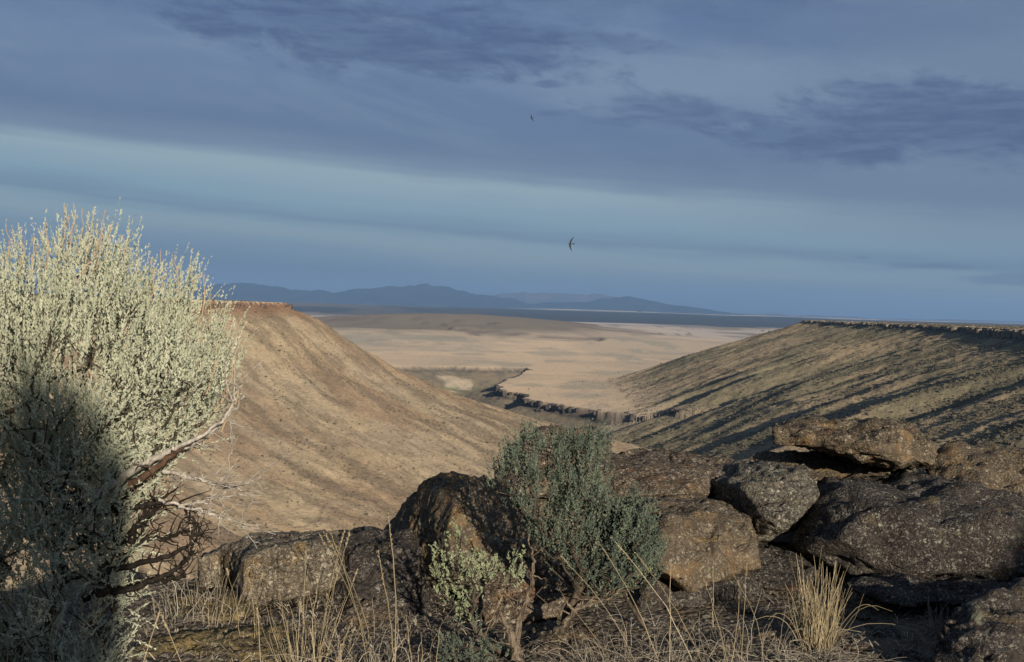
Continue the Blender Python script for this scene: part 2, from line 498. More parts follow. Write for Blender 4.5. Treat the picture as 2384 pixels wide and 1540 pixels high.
def build_land():
    th = np.concatenate([np.linspace(-180, -40, 36)[:-1], np.linspace(-40, -26.5, 50)[:-1], np.linspace(-26.5, 26.5, 820), np.linspace(26.5, 40, 50)[1:], np.linspace(40, 180, 36)[1:]])
    th = np.radians(th[:-1])
    r = np.concatenate([np.geomspace(11, 320, 50)[:-1], np.geomspace(320, 3000, 620)[:-1], np.geomspace(3000, 31000, 190)])
    TH, RR = np.meshgrid(th, r)
    x = (np.sin(TH) * RR).ravel(); y = (np.cos(TH) * RR).ravel()
    z, m = land(x, y, True)
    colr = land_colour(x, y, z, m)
    nr, nt = RR.shape
    i = np.arange(nr - 1)[:, None] * nt; j = np.arange(nt)[None, :]; j2 = (j + 1) % nt
    F = np.stack([i + j, i + nt + j, i + nt + j2, i + j2], -1).reshape(-1, 4)[:, ::-1]
    scrub = (1 - ss(np.hypot(x, y), 5000, 12000)) * np.where((m['which'] == 1) | (m['z2'] > m['zb'] + 3) | (m['sc'] > 0), 1, .25)
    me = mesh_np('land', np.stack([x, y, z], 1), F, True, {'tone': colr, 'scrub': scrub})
    mt = bpy.data.materials.new('canyon_land'); mt.use_nodes = True
    g = NT(mt.node_tree)
    at = g.new('ShaderNodeAttribute', attribute_name='tone').outputs['Color']
    sb = g.new('ShaderNodeAttribute', attribute_name='scrub').outputs['Fac']
    pos = g.new('ShaderNodeNewGeometry').outputs['Position']
    n1 = g.noise(pos, 0.45, 5, 0.65)
    n2 = g.noise(pos, 0.06, 4, 0.6)
    n3 = g.noise(pos, 1.9, 3, 0.6)
    v = g.m('ADD', g.m('ADD', g.m('MULTIPLY', n1, 1.1), g.m('MULTIPLY', n2, 0.7)), g.m('MULTIPLY', n3, 0.35))
    v = g.m('ADD', g.m('MULTIPLY', g.m('SUBTRACT', v, 1.07), g.m('ADD', g.m('MULTIPLY', sb, .85), .35)), 1.0)
    v = g.m('MAXIMUM', v, 0.2)
    c1 = g.vm('SCALE', at, scale=v)
    # dark clumps of brush
    cl = g.smooth(g.noise(pos, 0.30, 4, 0.7), 0.56, 0.66)
    c2 = g.mix(g.m('MULTIPLY', g.m('MULTIPLY', cl, sb), 0.55), c1, (.085, .08, .05, 1))
    b = g.new('ShaderNodeBump'); b.inputs['Strength'].default_value = 0.9; b.inputs['Distance'].default_value = 1.2
    g.put(b.inputs['Height'], g.m('ADD', n1, g.m('MULTIPLY', n2, 2.0)))
    p = g.new('ShaderNodeBsdfPrincipled')
    g.put(p.inputs['Base Color'], c2); p.inputs['Roughness'].default_value = 1.0; p.inputs['Specular IOR Level'].default_value = 0.0; p.inputs['Diffuse Roughness'].default_value = 1.0
    g.l.new(b.outputs[0], p.inputs['Normal'])
    o = g.new('ShaderNodeOutputMaterial'); g.l.new(p.outputs[0], o.inputs[0])
    ob = link('canyon_terrain', me, mt)
    tag(ob, 'tan sagebrush canyon, mesas and basin stretching to the far plateau', kind='structure')


build_land()


# ------------------------------------------------------------------ mountains on the horizon
def mountain_range(name, label, pts, dist, depth, col, seed):
    pts = sorted(pts)
    xs = np.array([W(p[0], p[1], dist).x for p in pts]); zs = np.array([W(p[0], p[1], dist).z for p in pts])
    nx, ny = 700, 40
    gx = np.linspace(xs[0], xs[-1], nx); u = np.linspace(-1, 1, ny)
    GX, GU = np.meshgrid(gx, u)
    crest = np.interp(gx, xs, zs)
    base = -260.0
    crest = crest + (fbm2(gx / 420, 0 * gx + seed, 4, seed + 3, .6) - .5) * 150 * np.clip((crest - 100) / 500, 0, 1)
    h = (crest - base)[None, :]
    sp = fbm2(GX / 900, GU * 3, 5, seed) - .5
    fall = np.clip(1 - np.abs(GU) ** 1.15 * (1 + sp * .9), 0, 1)
    Zz = base + h * np.where(np.abs(GU) < 1e-6, 1, fall)
    Zz = Zz + (fbm2(GX / 350, GU * 5, 4, seed + 5) - .5) * h * .10 * (1 - .3 * np.abs(GU))
    Yy = dist + GU * depth + (fbm2(GX / 3000, 0 * GX, 2, seed + 9) - .5) * 1500
    V = np.stack([GX, Yy, Zz], -1).reshape(-1, 3)
    i = np.arange(ny - 1)[:, None] * nx; j = np.arange(nx - 1)[None, :]
    F = np.stack([i + j, i + j + 1, i + nx + j + 1, i + nx + j], -1).reshape(-1, 4)
    mt = bpy.data.materials.new(name); mt.use_nodes = True
    g = NT(mt.node_tree)
    pos = g.new('ShaderNodeNewGeometry').outputs['Position']
    n = g.noise(pos, 0.0012, 6, 0.6)
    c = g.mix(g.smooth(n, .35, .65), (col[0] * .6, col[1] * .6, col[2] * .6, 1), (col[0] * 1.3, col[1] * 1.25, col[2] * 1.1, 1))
    p = g.new('ShaderNodeBsdfPrincipled'); g.put(p.inputs['Base Color'], c)
    p.inputs['Roughness'].default_value = 1; p.inputs['Specular IOR Level'].default_value = 0
    o = g.new('ShaderNodeOutputMaterial'); g.l.new(p.outputs[0], o.inputs[0])
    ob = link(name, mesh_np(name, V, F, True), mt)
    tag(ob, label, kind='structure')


mountain_range('mountains', 'dark blue mountain range along the horizon', [(-600, 700), (0, 690), (250, 676), (420, 668), (470, 663), (520, 661), (555, 656), (600, 661), (650, 665), (672, 672), (700, 674), (740, 674), (780, 679), (805, 673), (835, 668),
               (860, 671), (905, 664), (960, 664), (978, 660), (1000, 664), (1040, 667), (1075, 677), (1110, 684), (1150, 689), (1200, 697), (1230, 706), (1262, 703),
               (1300, 703), (1370, 700), (1400, 695), (1425, 691), (1455, 689), (1500, 696), (1540, 705), (1590, 712), (1640, 719), (1700, 728), (1780, 740), (1850, 748)], 36000, 3500, (.034, .036, .040), 301)
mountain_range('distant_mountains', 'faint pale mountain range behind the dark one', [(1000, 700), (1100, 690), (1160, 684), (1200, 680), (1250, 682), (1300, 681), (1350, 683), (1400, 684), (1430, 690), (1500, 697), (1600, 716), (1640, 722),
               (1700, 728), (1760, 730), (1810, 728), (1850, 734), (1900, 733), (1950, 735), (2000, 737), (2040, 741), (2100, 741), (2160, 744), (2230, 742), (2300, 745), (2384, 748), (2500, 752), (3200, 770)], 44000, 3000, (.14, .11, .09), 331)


# ------------------------------------------------------------------ haze
def build_haze():
    bm = bmesh.new()
    x0, x1, y0, y1, z0, z1 = -36000, 36000, -32000, 52000, -700, 900
    vs = [bm.verts.new(v) for v in [(x0, y0, z0), (x1, y0, z0), (x1, y1, z0), (x0, y1, z0), (x0, y0, z1), (x1, y0, z1), (x1, y1, z1), (x0, y1, z1)]]
    for f in [(0, 3, 2, 1), (4, 5, 6, 7), (0, 1, 5, 4), (1, 2, 6, 5), (2, 3, 7, 6), (3, 0, 4, 7)]:
        bm.faces.new([vs[i] for i in f])
    me = bpy.data.meshes.new('haze'); bm.to_mesh(me); bm.free()
    mt = bpy.data.materials.new('haze'); mt.use_nodes = True
    g = NT(mt.node_tree)
    v = g.new('ShaderNodeVolumePrincipled')
    v.inputs['Color'].default_value = (.34, .58, .96, 1)
    v.inputs['Density'].default_value = 3.2e-5
    o = g.new('ShaderNodeOutputMaterial'); g.l.new(v.outputs[0], o.inputs['Volume'])
    tag(link('haze', me, mt), 'thin blue evening haze filling the air over the basin', kind='stuff')


build_haze()
#__FOREGROUND__
# ------------------------------------------------------------------ scrub on the slopes (uncountable, instanced blobs)
def build_scrub():
    n = 150000
    th = np.radians(RNG.uniform(-27, 27, n)); r = np.exp(RNG.uniform(np.log(380), np.log(3200), n))
    x = np.sin(th) * r; y = np.cos(th) * r
    z, m = land(x, y, True)
    v1 = fbm2(m['t'] / 17 + .5 * fbm2(x / 40, y / 40, 2, 203), m['s'] / 105, 5, 201, .6)
    v2 = fbm2(m['tt'] / 26, m['s2'] / 90, 5, 231, .6)
    veg = np.where(m['which'] == 1, ss(v1, .42, .62), np.where(m['which'] == 2, ss(v2, .40, .62), .35))
    keep = RNG.random(n) < (0.16 + .84 * veg) * np.where(m['which'] == 0, .04, 1) * np.where(m['which'] == 1, .42, 1.0)
    keep &= (m['which'] != 3)
    x, y, z, wh = x[keep], y[keep], z[keep], m['which'][keep]
    k = len(x)
    s = np.exp(RNG.normal(-0.62, 0.38, k)) * np.where(wh == 2, 1.2, np.where(wh == 1, .72, 0.95))
    s = np.clip(s, .2, 1.9)
    sz = np.stack([s * RNG.uniform(.8, 1.4, k), s * RNG.uniform(.8, 1.4, k), s * RNG.uniform(.55, .95, k)], 1)
    me = bpy.data.meshes.new('scrub')
    me.vertices.add(k); me.vertices.foreach_set('co', np.stack([x, y, z + s * .2], 1).astype(np.float32).ravel())
    a = me.attributes.new('size', 'FLOAT_VECTOR', 'POINT'); a.data.foreach_set('vector', sz.astype(np.float32).ravel())
    a = me.attributes.new('spin', 'FLOAT_VECTOR', 'POINT')
    sp = np.zeros((k, 3), np.float32); sp[:, 2] = RNG.uniform(0, 6.28, k); a.data.foreach_set('vector', sp.ravel())
    mt = bpy.data.materials.new('far_scrub'); mt.use_nodes = True
    g = NT(mt.node_tree)
    pos = g.new('ShaderNodeNewGeometry').outputs['Position']
    c = g.mix(g.noise(pos, .15, 2), (.075, .07, .05, 1), (.17, .14, .095, 1))
    p = g.new('ShaderNodeBsdfPrincipled'); g.put(p.inputs['Base Color'], c); p.inputs['Roughness'].default_value = 1
    p.inputs['Specular IOR Level'].default_value = 0
    o = g.new('ShaderNodeOutputMaterial'); g.l.new(p.outputs[0], o.inputs[0])
    ng = bpy.data.node_groups.new('scrub_scatter', 'GeometryNodeTree')
    ng.interface.new_socket('Geometry', in_out='INPUT', socket_type='NodeSocketGeometry')
    ng.interface.new_socket('Geometry', in_out='OUTPUT', socket_type='NodeSocketGeometry')
    N = ng.nodes; L = ng.links
    gi = N.new('NodeGroupInput'); go = N.new('NodeGroupOutput')
    ico = N.new('GeometryNodeMeshIcoSphere'); ico.inputs['Radius'].default_value = 1; ico.inputs['Subdivisions'].default_value = 2
    sp_ = N.new('GeometryNodeSetPosition')
    nt = N.new('ShaderNodeTexNoise'); nt.inputs['Scale'].default_value = 2.2; nt.inputs['Detail'].default_value = 3
    sub = N.new('ShaderNodeVectorMath'); sub.operation = 'SUBTRACT'; sub.inputs[1].default_value = (.5, .5, .5)
    mul = N.new('ShaderNodeVectorMath'); mul.operation = 'SCALE'; mul.inputs['Scale'].default_value = 1.5
    L.new(nt.outputs['Color'], sub.inputs[0]); L.new(sub.outputs[0], mul.inputs[0]); L.new(mul.outputs[0], sp_.inputs['Offset'])
    L.new(ico.outputs[0], sp_.inputs[0])
    sm = N.new('GeometryNodeSetMaterial'); sm.inputs['Material'].default_value = mt; L.new(sp_.outputs[0], sm.inputs[0])
    inst = N.new('GeometryNodeInstanceOnPoints')
    na = N.new('GeometryNodeInputNamedAttribute'); na.data_type = 'FLOAT_VECTOR'; na.inputs['Name'].default_value = 'size'
    nb = N.new('GeometryNodeInputNamedAttribute'); nb.data_type = 'FLOAT_VECTOR'; nb.inputs['Name'].default_value = 'spin'
    L.new(gi.outputs[0], inst.inputs['Points']); L.new(sm.outputs[0], inst.inputs['Instance'])
    L.new(na.outputs[0], inst.inputs['Scale']); L.new(nb.outputs[0], inst.inputs['Rotation'])
    L.new(inst.outputs[0], go.inputs[0])
    ob = link('scrub', me, mt)
    md = ob.modifiers.new('scatter', 'NODES'); md.node_group = ng
    tag(ob, 'low dark scrub dotted over the canyon slopes', kind='stuff')


build_scrub()


# ------------------------------------------------------------------ rimrock: broken columns along the mesa edges
def build_rimrock(name, label, line, hfun, wmin, wmax, seed, out, dark, jit=2.5, skip=0.0, zoff=0.0):
    rg = np.random.default_rng(seed)
    V = []; F = []
    for (ax, ay), (bx, by) in zip(line[:-1], line[1:]):
        Ls = math.hypot(bx - ax, by - ay); ux, uy = (bx - ax) / Ls, (by - ay) / Ls
        q = 0.0
        while q < Ls:
            w = rg.uniform(wmin, wmax)
            if rg.random() > skip:
                cx, cy = ax + ux * q, ay + uy * q
                off = out + rg.normal(0, jit)
                cx += -uy * off; cy += ux * off
                h = hfun(cx, cy) * rg.uniform(.55, 1.12)
                k = rg.integers(5, 8); ang0 = rg.uniform(0, 6.28)
                zt = rg.uniform(-1.3, -.1) + zoff
                a = ang0 + np.arange(k) * 2 * pi / k
                rr = w * .62 * rg.uniform(.75, 1.2, k)
                zb = h
                b0 = len(V)
                topz = TOPZ(cx, cy) + zt
                for t_, sc_ in ((topz - zb, 1.12), (topz - .25 * zb, 1.0), (topz, .82)):
                    lx, ly = rg.normal(0, .12 * w, 2)
                    for aa, r_ in zip(a, rr):
                        V.append((cx + lx + cos(aa) * r_ * sc_, cy + ly + sin(aa) * r_ * sc_, t_ + rg.normal(0, .12)))
                V.append((cx, cy, topz + .1))
                for lv in (0, 1):
                    for i in range(k):
                        p0 = b0 + lv * k + i; p1 = b0 + lv * k + (i + 1) % k
                        F.append((p0, p1, p1 + k)); F.append((p0, p1 + k, p0 + k))
                for i in range(k):
                    F.append((b0 + 2 * k + i, b0 + 2 * k + (i + 1) % k, b0 + 3 * k))
            q += w * rg.uniform(.7, 1.25)
    me = mesh_np(name, np.array(V), np.array(F))
    mt = bpy.data.materials.new(name); mt.use_nodes = True
    g = NT(mt.node_tree)
    pos = g.new('ShaderNodeNewGeometry').outputs['Position']
    n = g.noise(g.vm('MULTIPLY', pos, (1, 1, .25)), .6, 4, .6)
    c = g.mix(g.smooth(n, .35, .65), tuple(v * .55 for v in dark) + (1,), tuple(v * 1.5 for v in dark) + (1,))
    p = g.new('ShaderNodeBsdfPrincipled'); g.put(p.inputs['Base Color'], c); p.inputs['Roughness'].default_value = 1
    p.inputs['Specular IOR Level'].default_value = 0
    o = g.new('ShaderNodeOutputMaterial'); g.l.new(p.outputs[0], o.inputs[0])
    ob = link(name, me, mt)
    tag(ob, label, kind='stuff')


def TOPZ(cx, cy):
    return _tz(cx, cy)


def _mk(topfun):
    global _tz
    _tz = topfun


_mk(lambda x, y: -1.9)
build_rimrock('rimrock', 'rusty basalt rimrock under the flat top of the left mesa', [(-900, 300), (-560, 420), (-365, 655), (-260, 800), (-212, 862), (-185, 900), (-196, 930)],
              lambda x, y: 4.6, 2.0, 6, 401, -1.0, (.16, .115, .082), 1.4, .35)
_mk(lambda x, y: -5.5 - .9 * float(sstep(np.array(-y), -1500, -950)))
build_rimrock('rimrock', 'dark basalt columns along the edge of the right mesa', list(reversed([(557, 2100), (560, 1800), (556, 1600), (545, 1420), (538, 1300), (526, 1180), (520, 1095), (506, 960), (500, 820), (486, 700)])),
              lambda x, y: 4 + 6.5 * float(sstep(np.array(-y), -1500, -1050)), 2.5, 6.5, 403, 1.5, (.20, .165, .12), 2.5, .18)
_mk(lambda x, y: float(land(np.array([x + 3.0]), np.array([y + 8.0]))[0]) + .6)
build_rimrock('rimrock', 'broken black rim of the low bench across the canyon floor', [(219, 1372), (147, 1512), (95, 1610), (39, 1724), (22, 1770), (30, 1840), (-8, 1900), (-20, 1990), (-28, 2060), (-10, 2250), (36, 2560), (44, 2650)],
              lambda x, y: 8, 3.0, 7.5, 407, 0.0, (.085, .075, .065), 4.5, .45)


# ------------------------------------------------------------------ the rocky rim we stand on
GZ = -1.30
RIMX = [-30, -9, -2.4, -1.8, -1.0, 0, 1.5, 3, 6, 12, 30]
RIMY = [1.5, 2.6, 4.75, 5.0, 5.6, 6.3, 6.9, 7.2, 7.0, 4.0, 2.0]


def ground_z(x, y, detail=True):
    x = np.asarray(x, float); y = np.asarray(y, float)
    dy = y - np.interp(x, RIMX, RIMY)
    z = GZ + 0.10 * (fbm2(x / 1.3, y / 1.3, 3, 501) - .5) + 0.035 * (x > .3) * np.clip(x - .3, 0, 4) * 0.5
    z = z - np.where(dy > 0, dy * 1.0 + .25 * np.minimum(dy, .6), 0)
    bx = np.maximum(np.abs(x) - 11.0, 0); by = np.maximum(-(y + 13.0), 0)
    z = z - (bx + by) * .55
    if detail:
        z = z + 0.035 * (fbm2(x / .22, y / .22, 4, 511, .6) - .5) + .012 * (fbm2(x / .05, y / .05, 2, 521) - .5)
    return z


def gz(x, y):
    return float(ground_z(np.array([x]), np.array([y]))[0])


def mat_ground():
    mt = bpy.data.materials.new('stony_soil'); mt.use_nodes = True
    g = NT(mt.node_tree)
    pos = g.new('ShaderNodeNewGeometry').outputs['Position']
    n = g.noise(pos, 2.2, 6, .65); n2 = g.noise(pos, 22, 4, .7); vo = g.voro(pos, 38, 'F1', 'Distance')
    c = g.ramp(n, [(.3, (.055, .045, .034, 1)), (.5, (.12, .095, .068, 1)), (.7, (.20, .165, .12, 1))])
    c = g.mix(g.smooth(n2, .50, .72), c, (.26, .225, .175, 1))
    vc = g.voro(pos, 55, 'F1', 'Color')
    c = g.mix(g.m('MULTIPLY', g.smooth(vo, .42, .25), .45), c, g.mix(g.vm('DOT_PRODUCT', vc, (.33, .33, .33)), (.06, .055, .05, 1), (.33, .30, .25, 1)))
    b = g.new('ShaderNodeBump'); b.inputs['Strength'].default_value = 1; b.inputs['Distance'].default_value = .012
    g.put(b.inputs['Height'], g.m('ADD', n2, g.m('MULTIPLY', vo, -1.2)))
    p = g.new('ShaderNodeBsdfPrincipled'); g.put(p.inputs['Base Color'], c); p.inputs['Roughness'].default_value = 1
    p.inputs['Specular IOR Level'].default_value = .1
    g.l.new(b.outputs[0], p.inputs['Normal'])
    o = g.new('ShaderNodeOutputMaterial'); g.l.new(p.outputs[0], o.inputs[0])
    return mt


def build_ground():
    xs = np.concatenate([np.linspace(-15, -2.6, 50)[:-1], np.linspace(-2.6, 3.4, 340), np.linspace(3.4, 15, 50)[1:]])
    ys = np.concatenate([np.linspace(-17, 2.5, 60)[:-1], np.linspace(2.5, 7.6, 290), np.linspace(7.6, 12.5, 24)[1:]])
    gx, gy = np.meshgrid(xs, ys)
    x, y = gx.ravel(), gy.ravel()
    z = ground_z(x, y)
    nx, ny = len(xs), len(ys)
    i = np.arange(ny - 1)[:, None] * nx; j = np.arange(nx - 1)[None, :]
    F = np.stack([i + j, i + j + 1, i + nx + j + 1, i + nx + j], -1).reshape(-1, 4)
    tag(link('ground', mesh_np('ground', np.stack([x, y, z], 1), F, True), mat_ground()), 'stony bare soil on the canyon rim', kind='structure')


build_ground()


def norm(v):
    return v / (np.linalg.norm(v, axis=-1, keepdims=True) + 1e-9)


# ------------------------------------------------------------------ boulders
def mat_rock(name, base=(.10, .085, .068), ochre=(.25, .165, .07), fo=.5, pale=(.42, .39, .32), fp=.35, rust=(.15, .065, .03), fr=.2, sc=1.0, green=.15):
    mt = bpy.data.materials.new(name); mt.use_nodes = True
    g = NT(mt.node_tree)
    pos = g.vm('SCALE', g.new('ShaderNodeNewGeometry').outputs['Position'], scale=sc)
    big = g.noise(pos, 2.4, 5, .6); mid = g.noise(pos, 9, 6, .65, .4); fine = g.noise(pos, 48, 5, .7)
    c = g.mix(g.smooth(big, .35, .65), tuple(v * .55 for v in base) + (1,), tuple(v * 1.25 for v in base) + (1,))
    c = g.mix(g.smooth(fine, .42, .7), c, tuple(min(1, v * 2.0) for v in base) + (1,))
    thr = .66 - .22 * fo
    c = g.mix(g.m('MULTIPLY', g.smooth(g.noise(pos, 6.0, 6, .68, .5), thr, thr + .10), .85), c, ochre + (1,))
    thr = .70 - .22 * fr
    c = g.mix(g.m('MULTIPLY', g.smooth(g.noise(g.vm('ADD', pos, (7, 3, 1)), 4.0, 5, .6, .3), thr, thr + .12), .85), c, rust + (1,))
    thr = .72 - .2 * green
    c = g.mix(g.m('MULTIPLY', g.smooth(g.noise(g.vm('ADD', pos, (2, 9, 5)), 8.0, 5, .65), thr, thr + .08), .7), c, (.19, .20, .13, 1))
    # crusts of pale lichen: spots with ragged edges, more where the large noise says so
    spots = 0
    for s_, lo, sd in ((34, .26, (0, 0, 0)), (75, .32, (4, 4, 1)), (150, .36, (1, 7, 2))):
        q = g.vm('ADD', g.vm('ADD', pos, sd), g.vm('SCALE', g.noise(pos, 34, 4, .7, out='Color'), scale=.075))
        vd = g.voro(q, s_, 'F1', 'Distance'); vc = g.voro(q, s_, 'F1', 'Color')
        rnd = g.vm('DOT_PRODUCT', vc, (.6, .3, .1))
        on = g.smooth(g.m('ADD', rnd, g.m('MULTIPLY', g.m('SUBTRACT', mid, .5), .9)), .82 - .40 * fp, .86 - .40 * fp)
        m_ = g.m('MULTIPLY', g.smooth(vd, lo + .10, lo - .02), on)
        tone = g.mix(g.vm('DOT_PRODUCT', vc, (.1, .2, .7)), tuple(v * .7 for v in pale) + (1,), tuple(min(1, v * 1.4) for v in pale) + (1,))
        c = g.mix(g.m('MULTIPLY', m_, .85), c, tone)
    thr = .74 - .20 * fp
    c = g.mix(g.m('MULTIPLY', g.smooth(g.noise(g.vm('ADD', pos, (5, 1, 8)), 5.5, 7, .7, .3), thr, thr + .05), .75), c, tuple(v * 1.05 for v in pale) + (1,))
    pits = g.voro(pos, 75, 'F1', 'Distance')
    b = g.new('ShaderNodeBump'); b.inputs['Strength'].default_value = 1; b.inputs['Distance'].default_value = .016
    g.put(b.inputs['Height'], g.m('ADD', g.m('ADD', g.m('MULTIPLY', fine, .8), mid), g.m('MULTIPLY', pits, .35)))
    p = g.new('ShaderNodeBsdfPrincipled'); g.put(p.inputs['Base Color'], c); p.inputs['Roughness'].default_value = .95
    p.inputs['Specular IOR Level'].default_value = .15
    g.l.new(b.outputs[0], p.inputs['Normal'])
    o = g.new('ShaderNodeOutputMaterial'); g.l.new(p.outputs[0], o.inputs[0])
    return mt


MROCK = {
    'dark': mat_rock('dark_basalt', (.040, .034, .030), (.12, .09, .05), pale=(.26, .245, .20), fo=.40, fp=.45, fr=.35, green=.45),
    'ochre': mat_rock('ochre_lichen_basalt', (.090, .070, .048), (.21, .135, .065), pale=(.34, .30, .22), fo=.62, fp=.45, fr=.25, green=.4),
    'grey': mat_rock('grey_lichen_basalt', (.070, .062, .048), (.17, .135, .075), pale=(.36, .335, .27), fo=.45, fp=.6, fr=.2, green=.6),
    'tan': mat_rock('tan_lichen_basalt', (.115, .095, .068), (.21, .145, .07), pale=(.42, .38, .30), fo=.5, fp=.55, fr=.35, green=.3),
    'mix': mat_rock('mottled_basalt', (.060, .050, .040), (.18, .125, .065), pale=(.32, .29, .23), fo=.5, fp=.45, fr=.25, green=.4),
    'yellow': mat_rock('yellow_lichen_basalt', (.085, .068, .042), (.21, .155, .065), fo=.9, fp=.5, fr=.25, pale=(.34, .29, .18), green=.6),
    'rust': mat_rock('rust_basalt', (.080, .060, .042), (.18, .115, .055), pale=(.36, .32, .25), fo=.5, fp=.6, fr=.50, green=.3),
}
_ico_cache = {}


def ico(sub):
    if sub not in _ico_cache:
        bm = bmesh.new(); bmesh.ops.create_icosphere(bm, subdivisions=sub, radius=1.0)
        bm.verts.ensure_lookup_table()
        V = np.array([v.co[:] for v in bm.verts]); F = np.array([[v.index for v in f.verts] for f in bm.faces])
        bm.free(); _ico_cache[sub] = (V, F)
    return _ico_cache[sub]


def hull_planes(P):
    bm = bmesh.new()
    for p in P: bm.verts.new(p)
    r = bmesh.ops.convex_hull(bm, input=bm.verts)
    bm.normal_update()
    pl = []
    for f in bm.faces:
        n = np.array(f.normal[:]); h = n @ np.array(f.verts[0].co[:])
        if h < 0: n, h = -n, -h
        pl.append((n, h))
    bm.free()
    return np.array([a for a, _ in pl]), np.array([b for _, b in pl])


def rock_mesh(name, P, seed, sub=6, sharp=44, amp=(.045, .016, .006), cracks=.032, block=.009):
    P = np.array([tuple(p) for p in P], float)
    lo, hi = P.min(0), P.max(0); c = (lo + hi) / 2; hs = (hi - lo) / 2
    Q = (P - c) / hs
    Nn, H = hull_planes(Q)
    rp = np.random.default_rng(seed + 5000)
    M2 = norm(rp.normal(0, 1, (18, 3))); H2 = (Q @ M2.T).max(0) * rp.uniform(.80, .98, 18)
    Nn = np.concatenate([Nn, M2]); H = np.concatenate([H, H2])
    H = np.maximum(H, .04)
    D, F = ico(sub)
    q = np.clip(D @ Nn.T, 0, None) / H[None, :]
    # soft maximum of the plane responses gives worn edges
    mx_ = q.max(1, keepdims=True)
    r = 1.0 / (mx_[:, 0] * (((q / mx_) ** sharp).sum(1)) ** (1.0 / sharp))
    V = D * r[:, None] * hs + c
    # push along an approximate outward direction
    nrm = D / hs; nrm /= np.linalg.norm(nrm, axis=1, keepdims=True)
    size = float(np.mean(hs))
    o = seed * 3.17
    s1 = max(.10, size * .45)
    k = fbm3(V / s1 + o, 3, seed) - .5
    k2 = fbm3(V / (s1 * .28) + o, 3, seed + 20) - .5
    # angular flaking: stepped noise
    st = fbm3(V * np.array([1, 1, 1.6]) / (s1 * .55) + o, 2, seed + 40) * 7
    stp = (np.floor(st) + sstep(st - np.floor(st), .35, .65)) / 7 - .5
    k3 = fbm3(V / .028 + o, 3, seed + 60, .6) - .5
    a0 = amp[0] * size / .25
    a0 = min(a0, .10)
    V = V + nrm * (k * a0 + stp * a0 * .9 + k2 * amp[1] * 3.0 + k3 * amp[2] * 3.2)[:, None]
    S = rp.uniform(lo, hi, (34, 3)); off = rp.uniform(-1, 1, 34)
    Vw = V + (fbm3(V / (s1 * .5) + 31, 2, seed + 7) - .5)[:, None] * s1 * .25
    dd = ((Vw[:, None, :] - S[None]) ** 2).sum(2); o2 = np.sort(np.sqrt(dd), 1)
    V = V + nrm * ((off[dd.argmin(1)] * block * sstep(o2[:, 1] - o2[:, 0], 0, .018))[:, None]) * min(size / .25, 1.6)
    fl = np.abs(fbm3(V * np.array([1, 1, 2.2]) / (s1 * .8) + o + 9, 3, seed + 80) - .5)
    V = V - nrm * (cracks * np.clip(1 - fl / .018, 0, 1))[:, None]
    return mesh_np(name, V, F, True)


def boulder(label, pts, mat, seed, sub=6, group='boulders heaped along the canyon rim', sink=None, **kw):
    P = [W(*p) for p in pts]
    if sink is not None:                                  # carry the body down into the soil under it
        cx = sum(p.x for p in P) / len(P); cy = sum(p.y for p in P) / len(P)
        low = [p for p in P if p.z < sink]
        P += [Vector((cx + (p.x - cx) * .9, cy + (p.y - cy) * .9, GZ - .12)) for p in P]
    me = rock_mesh('boulder', P, seed, sub, **kw)
    o = link('boulder', me, MROCK[mat])
    tag(o, label, 'boulder', group)
    return o


# front pieces on the left
boulder('squared lichened block with a dark notch, nearest the big sagebrush', [(566, 1272, 4.62), (790, 1252, 4.70), (798, 1362, 4.66), (700, 1395, 4.58), (600, 1416, 4.52), (570, 1380, 4.55),
        (512, 1276, 5.25), (700, 1236, 5.45), (800, 1243, 5.4), (810, 1360, 5.3), (514, 1395, 5.2), (600, 1240, 5.35)], 'tan', 11, amp=(.022, .010, .005), sharp=60)
boulder('small pale upright block left of the squared lichened block', [(462, 1296, 4.95), (512, 1280, 4.93), (514, 1385, 4.90), (463, 1385, 4.92), (470, 1292, 5.25), (520, 1272, 5.3), (520, 1385, 5.25), (470, 1385, 5.2)],
        'tan', 12, sub=5, amp=(.015, .010, .005), sharp=60)
boulder('low yellow lichened slab under the pale upright block', [(400, 1380, 4.75), (470, 1366, 4.8), (575, 1385, 4.62), (600, 1430, 4.45), (420, 1440, 4.5), (400, 1415, 4.6), (450, 1370, 5.1), (600, 1380, 5.0), (500, 1445, 4.4), (600, 1450, 4.9), (400, 1450, 4.9)],
        'yellow', 13, sub=5, amp=(.03, .012, .006))
boulder('long black boulder sagging between the lichened block and the pointed boulder', [(770, 1252, 5.0), (850, 1238, 5.3), (930, 1222, 5.4), (1010, 1300, 4.85), (1020, 1480, 4.62), (860, 1490, 4.55), (775, 1440, 4.75), (780, 1330, 4.9),
        (780, 1240, 5.7), (1050, 1240, 5.8), (1050, 1480, 5.5), (780, 1480, 5.5)], 'dark', 14, amp=(.05, .016, .006))
boulder('pointed boulder with a black left face and speckled right face', [(888, 1245, 5.75), (912, 1195, 5.75), (950, 1150, 5.7), (992, 1113, 5.6), (1010, 1110, 5.2), (1050, 1114, 4.85), (1120, 1112, 4.95), (1165, 1130, 5.0), (1205, 1180, 5.0),
        (1240, 1280, 4.95), (1045, 1200, 4.68), (1050, 1300, 4.6), (1060, 1380, 4.55), (1230, 1390, 4.8), (900, 1330, 5.6), (1060, 1105, 5.7), (1200, 1150, 5.8), (1230, 1380, 5.8)], 'ochre', 15, amp=(.03, .014, .006), sharp=60)
boulder('tan crusted boulder showing through the stems of the middle sagebrush', [(1090, 1280, 4.75), (1180, 1255, 4.8), (1300, 1275, 4.75), (1350, 1330, 4.72), (1350, 1440, 4.55), (1180, 1450, 4.5), (1085, 1440, 4.55), (1090, 1290, 5.3), (1340, 1290, 5.3), (1340, 1440, 5.2), (1100, 1440, 5.2)],
        'rust', 16, amp=(.04, .016, .006))
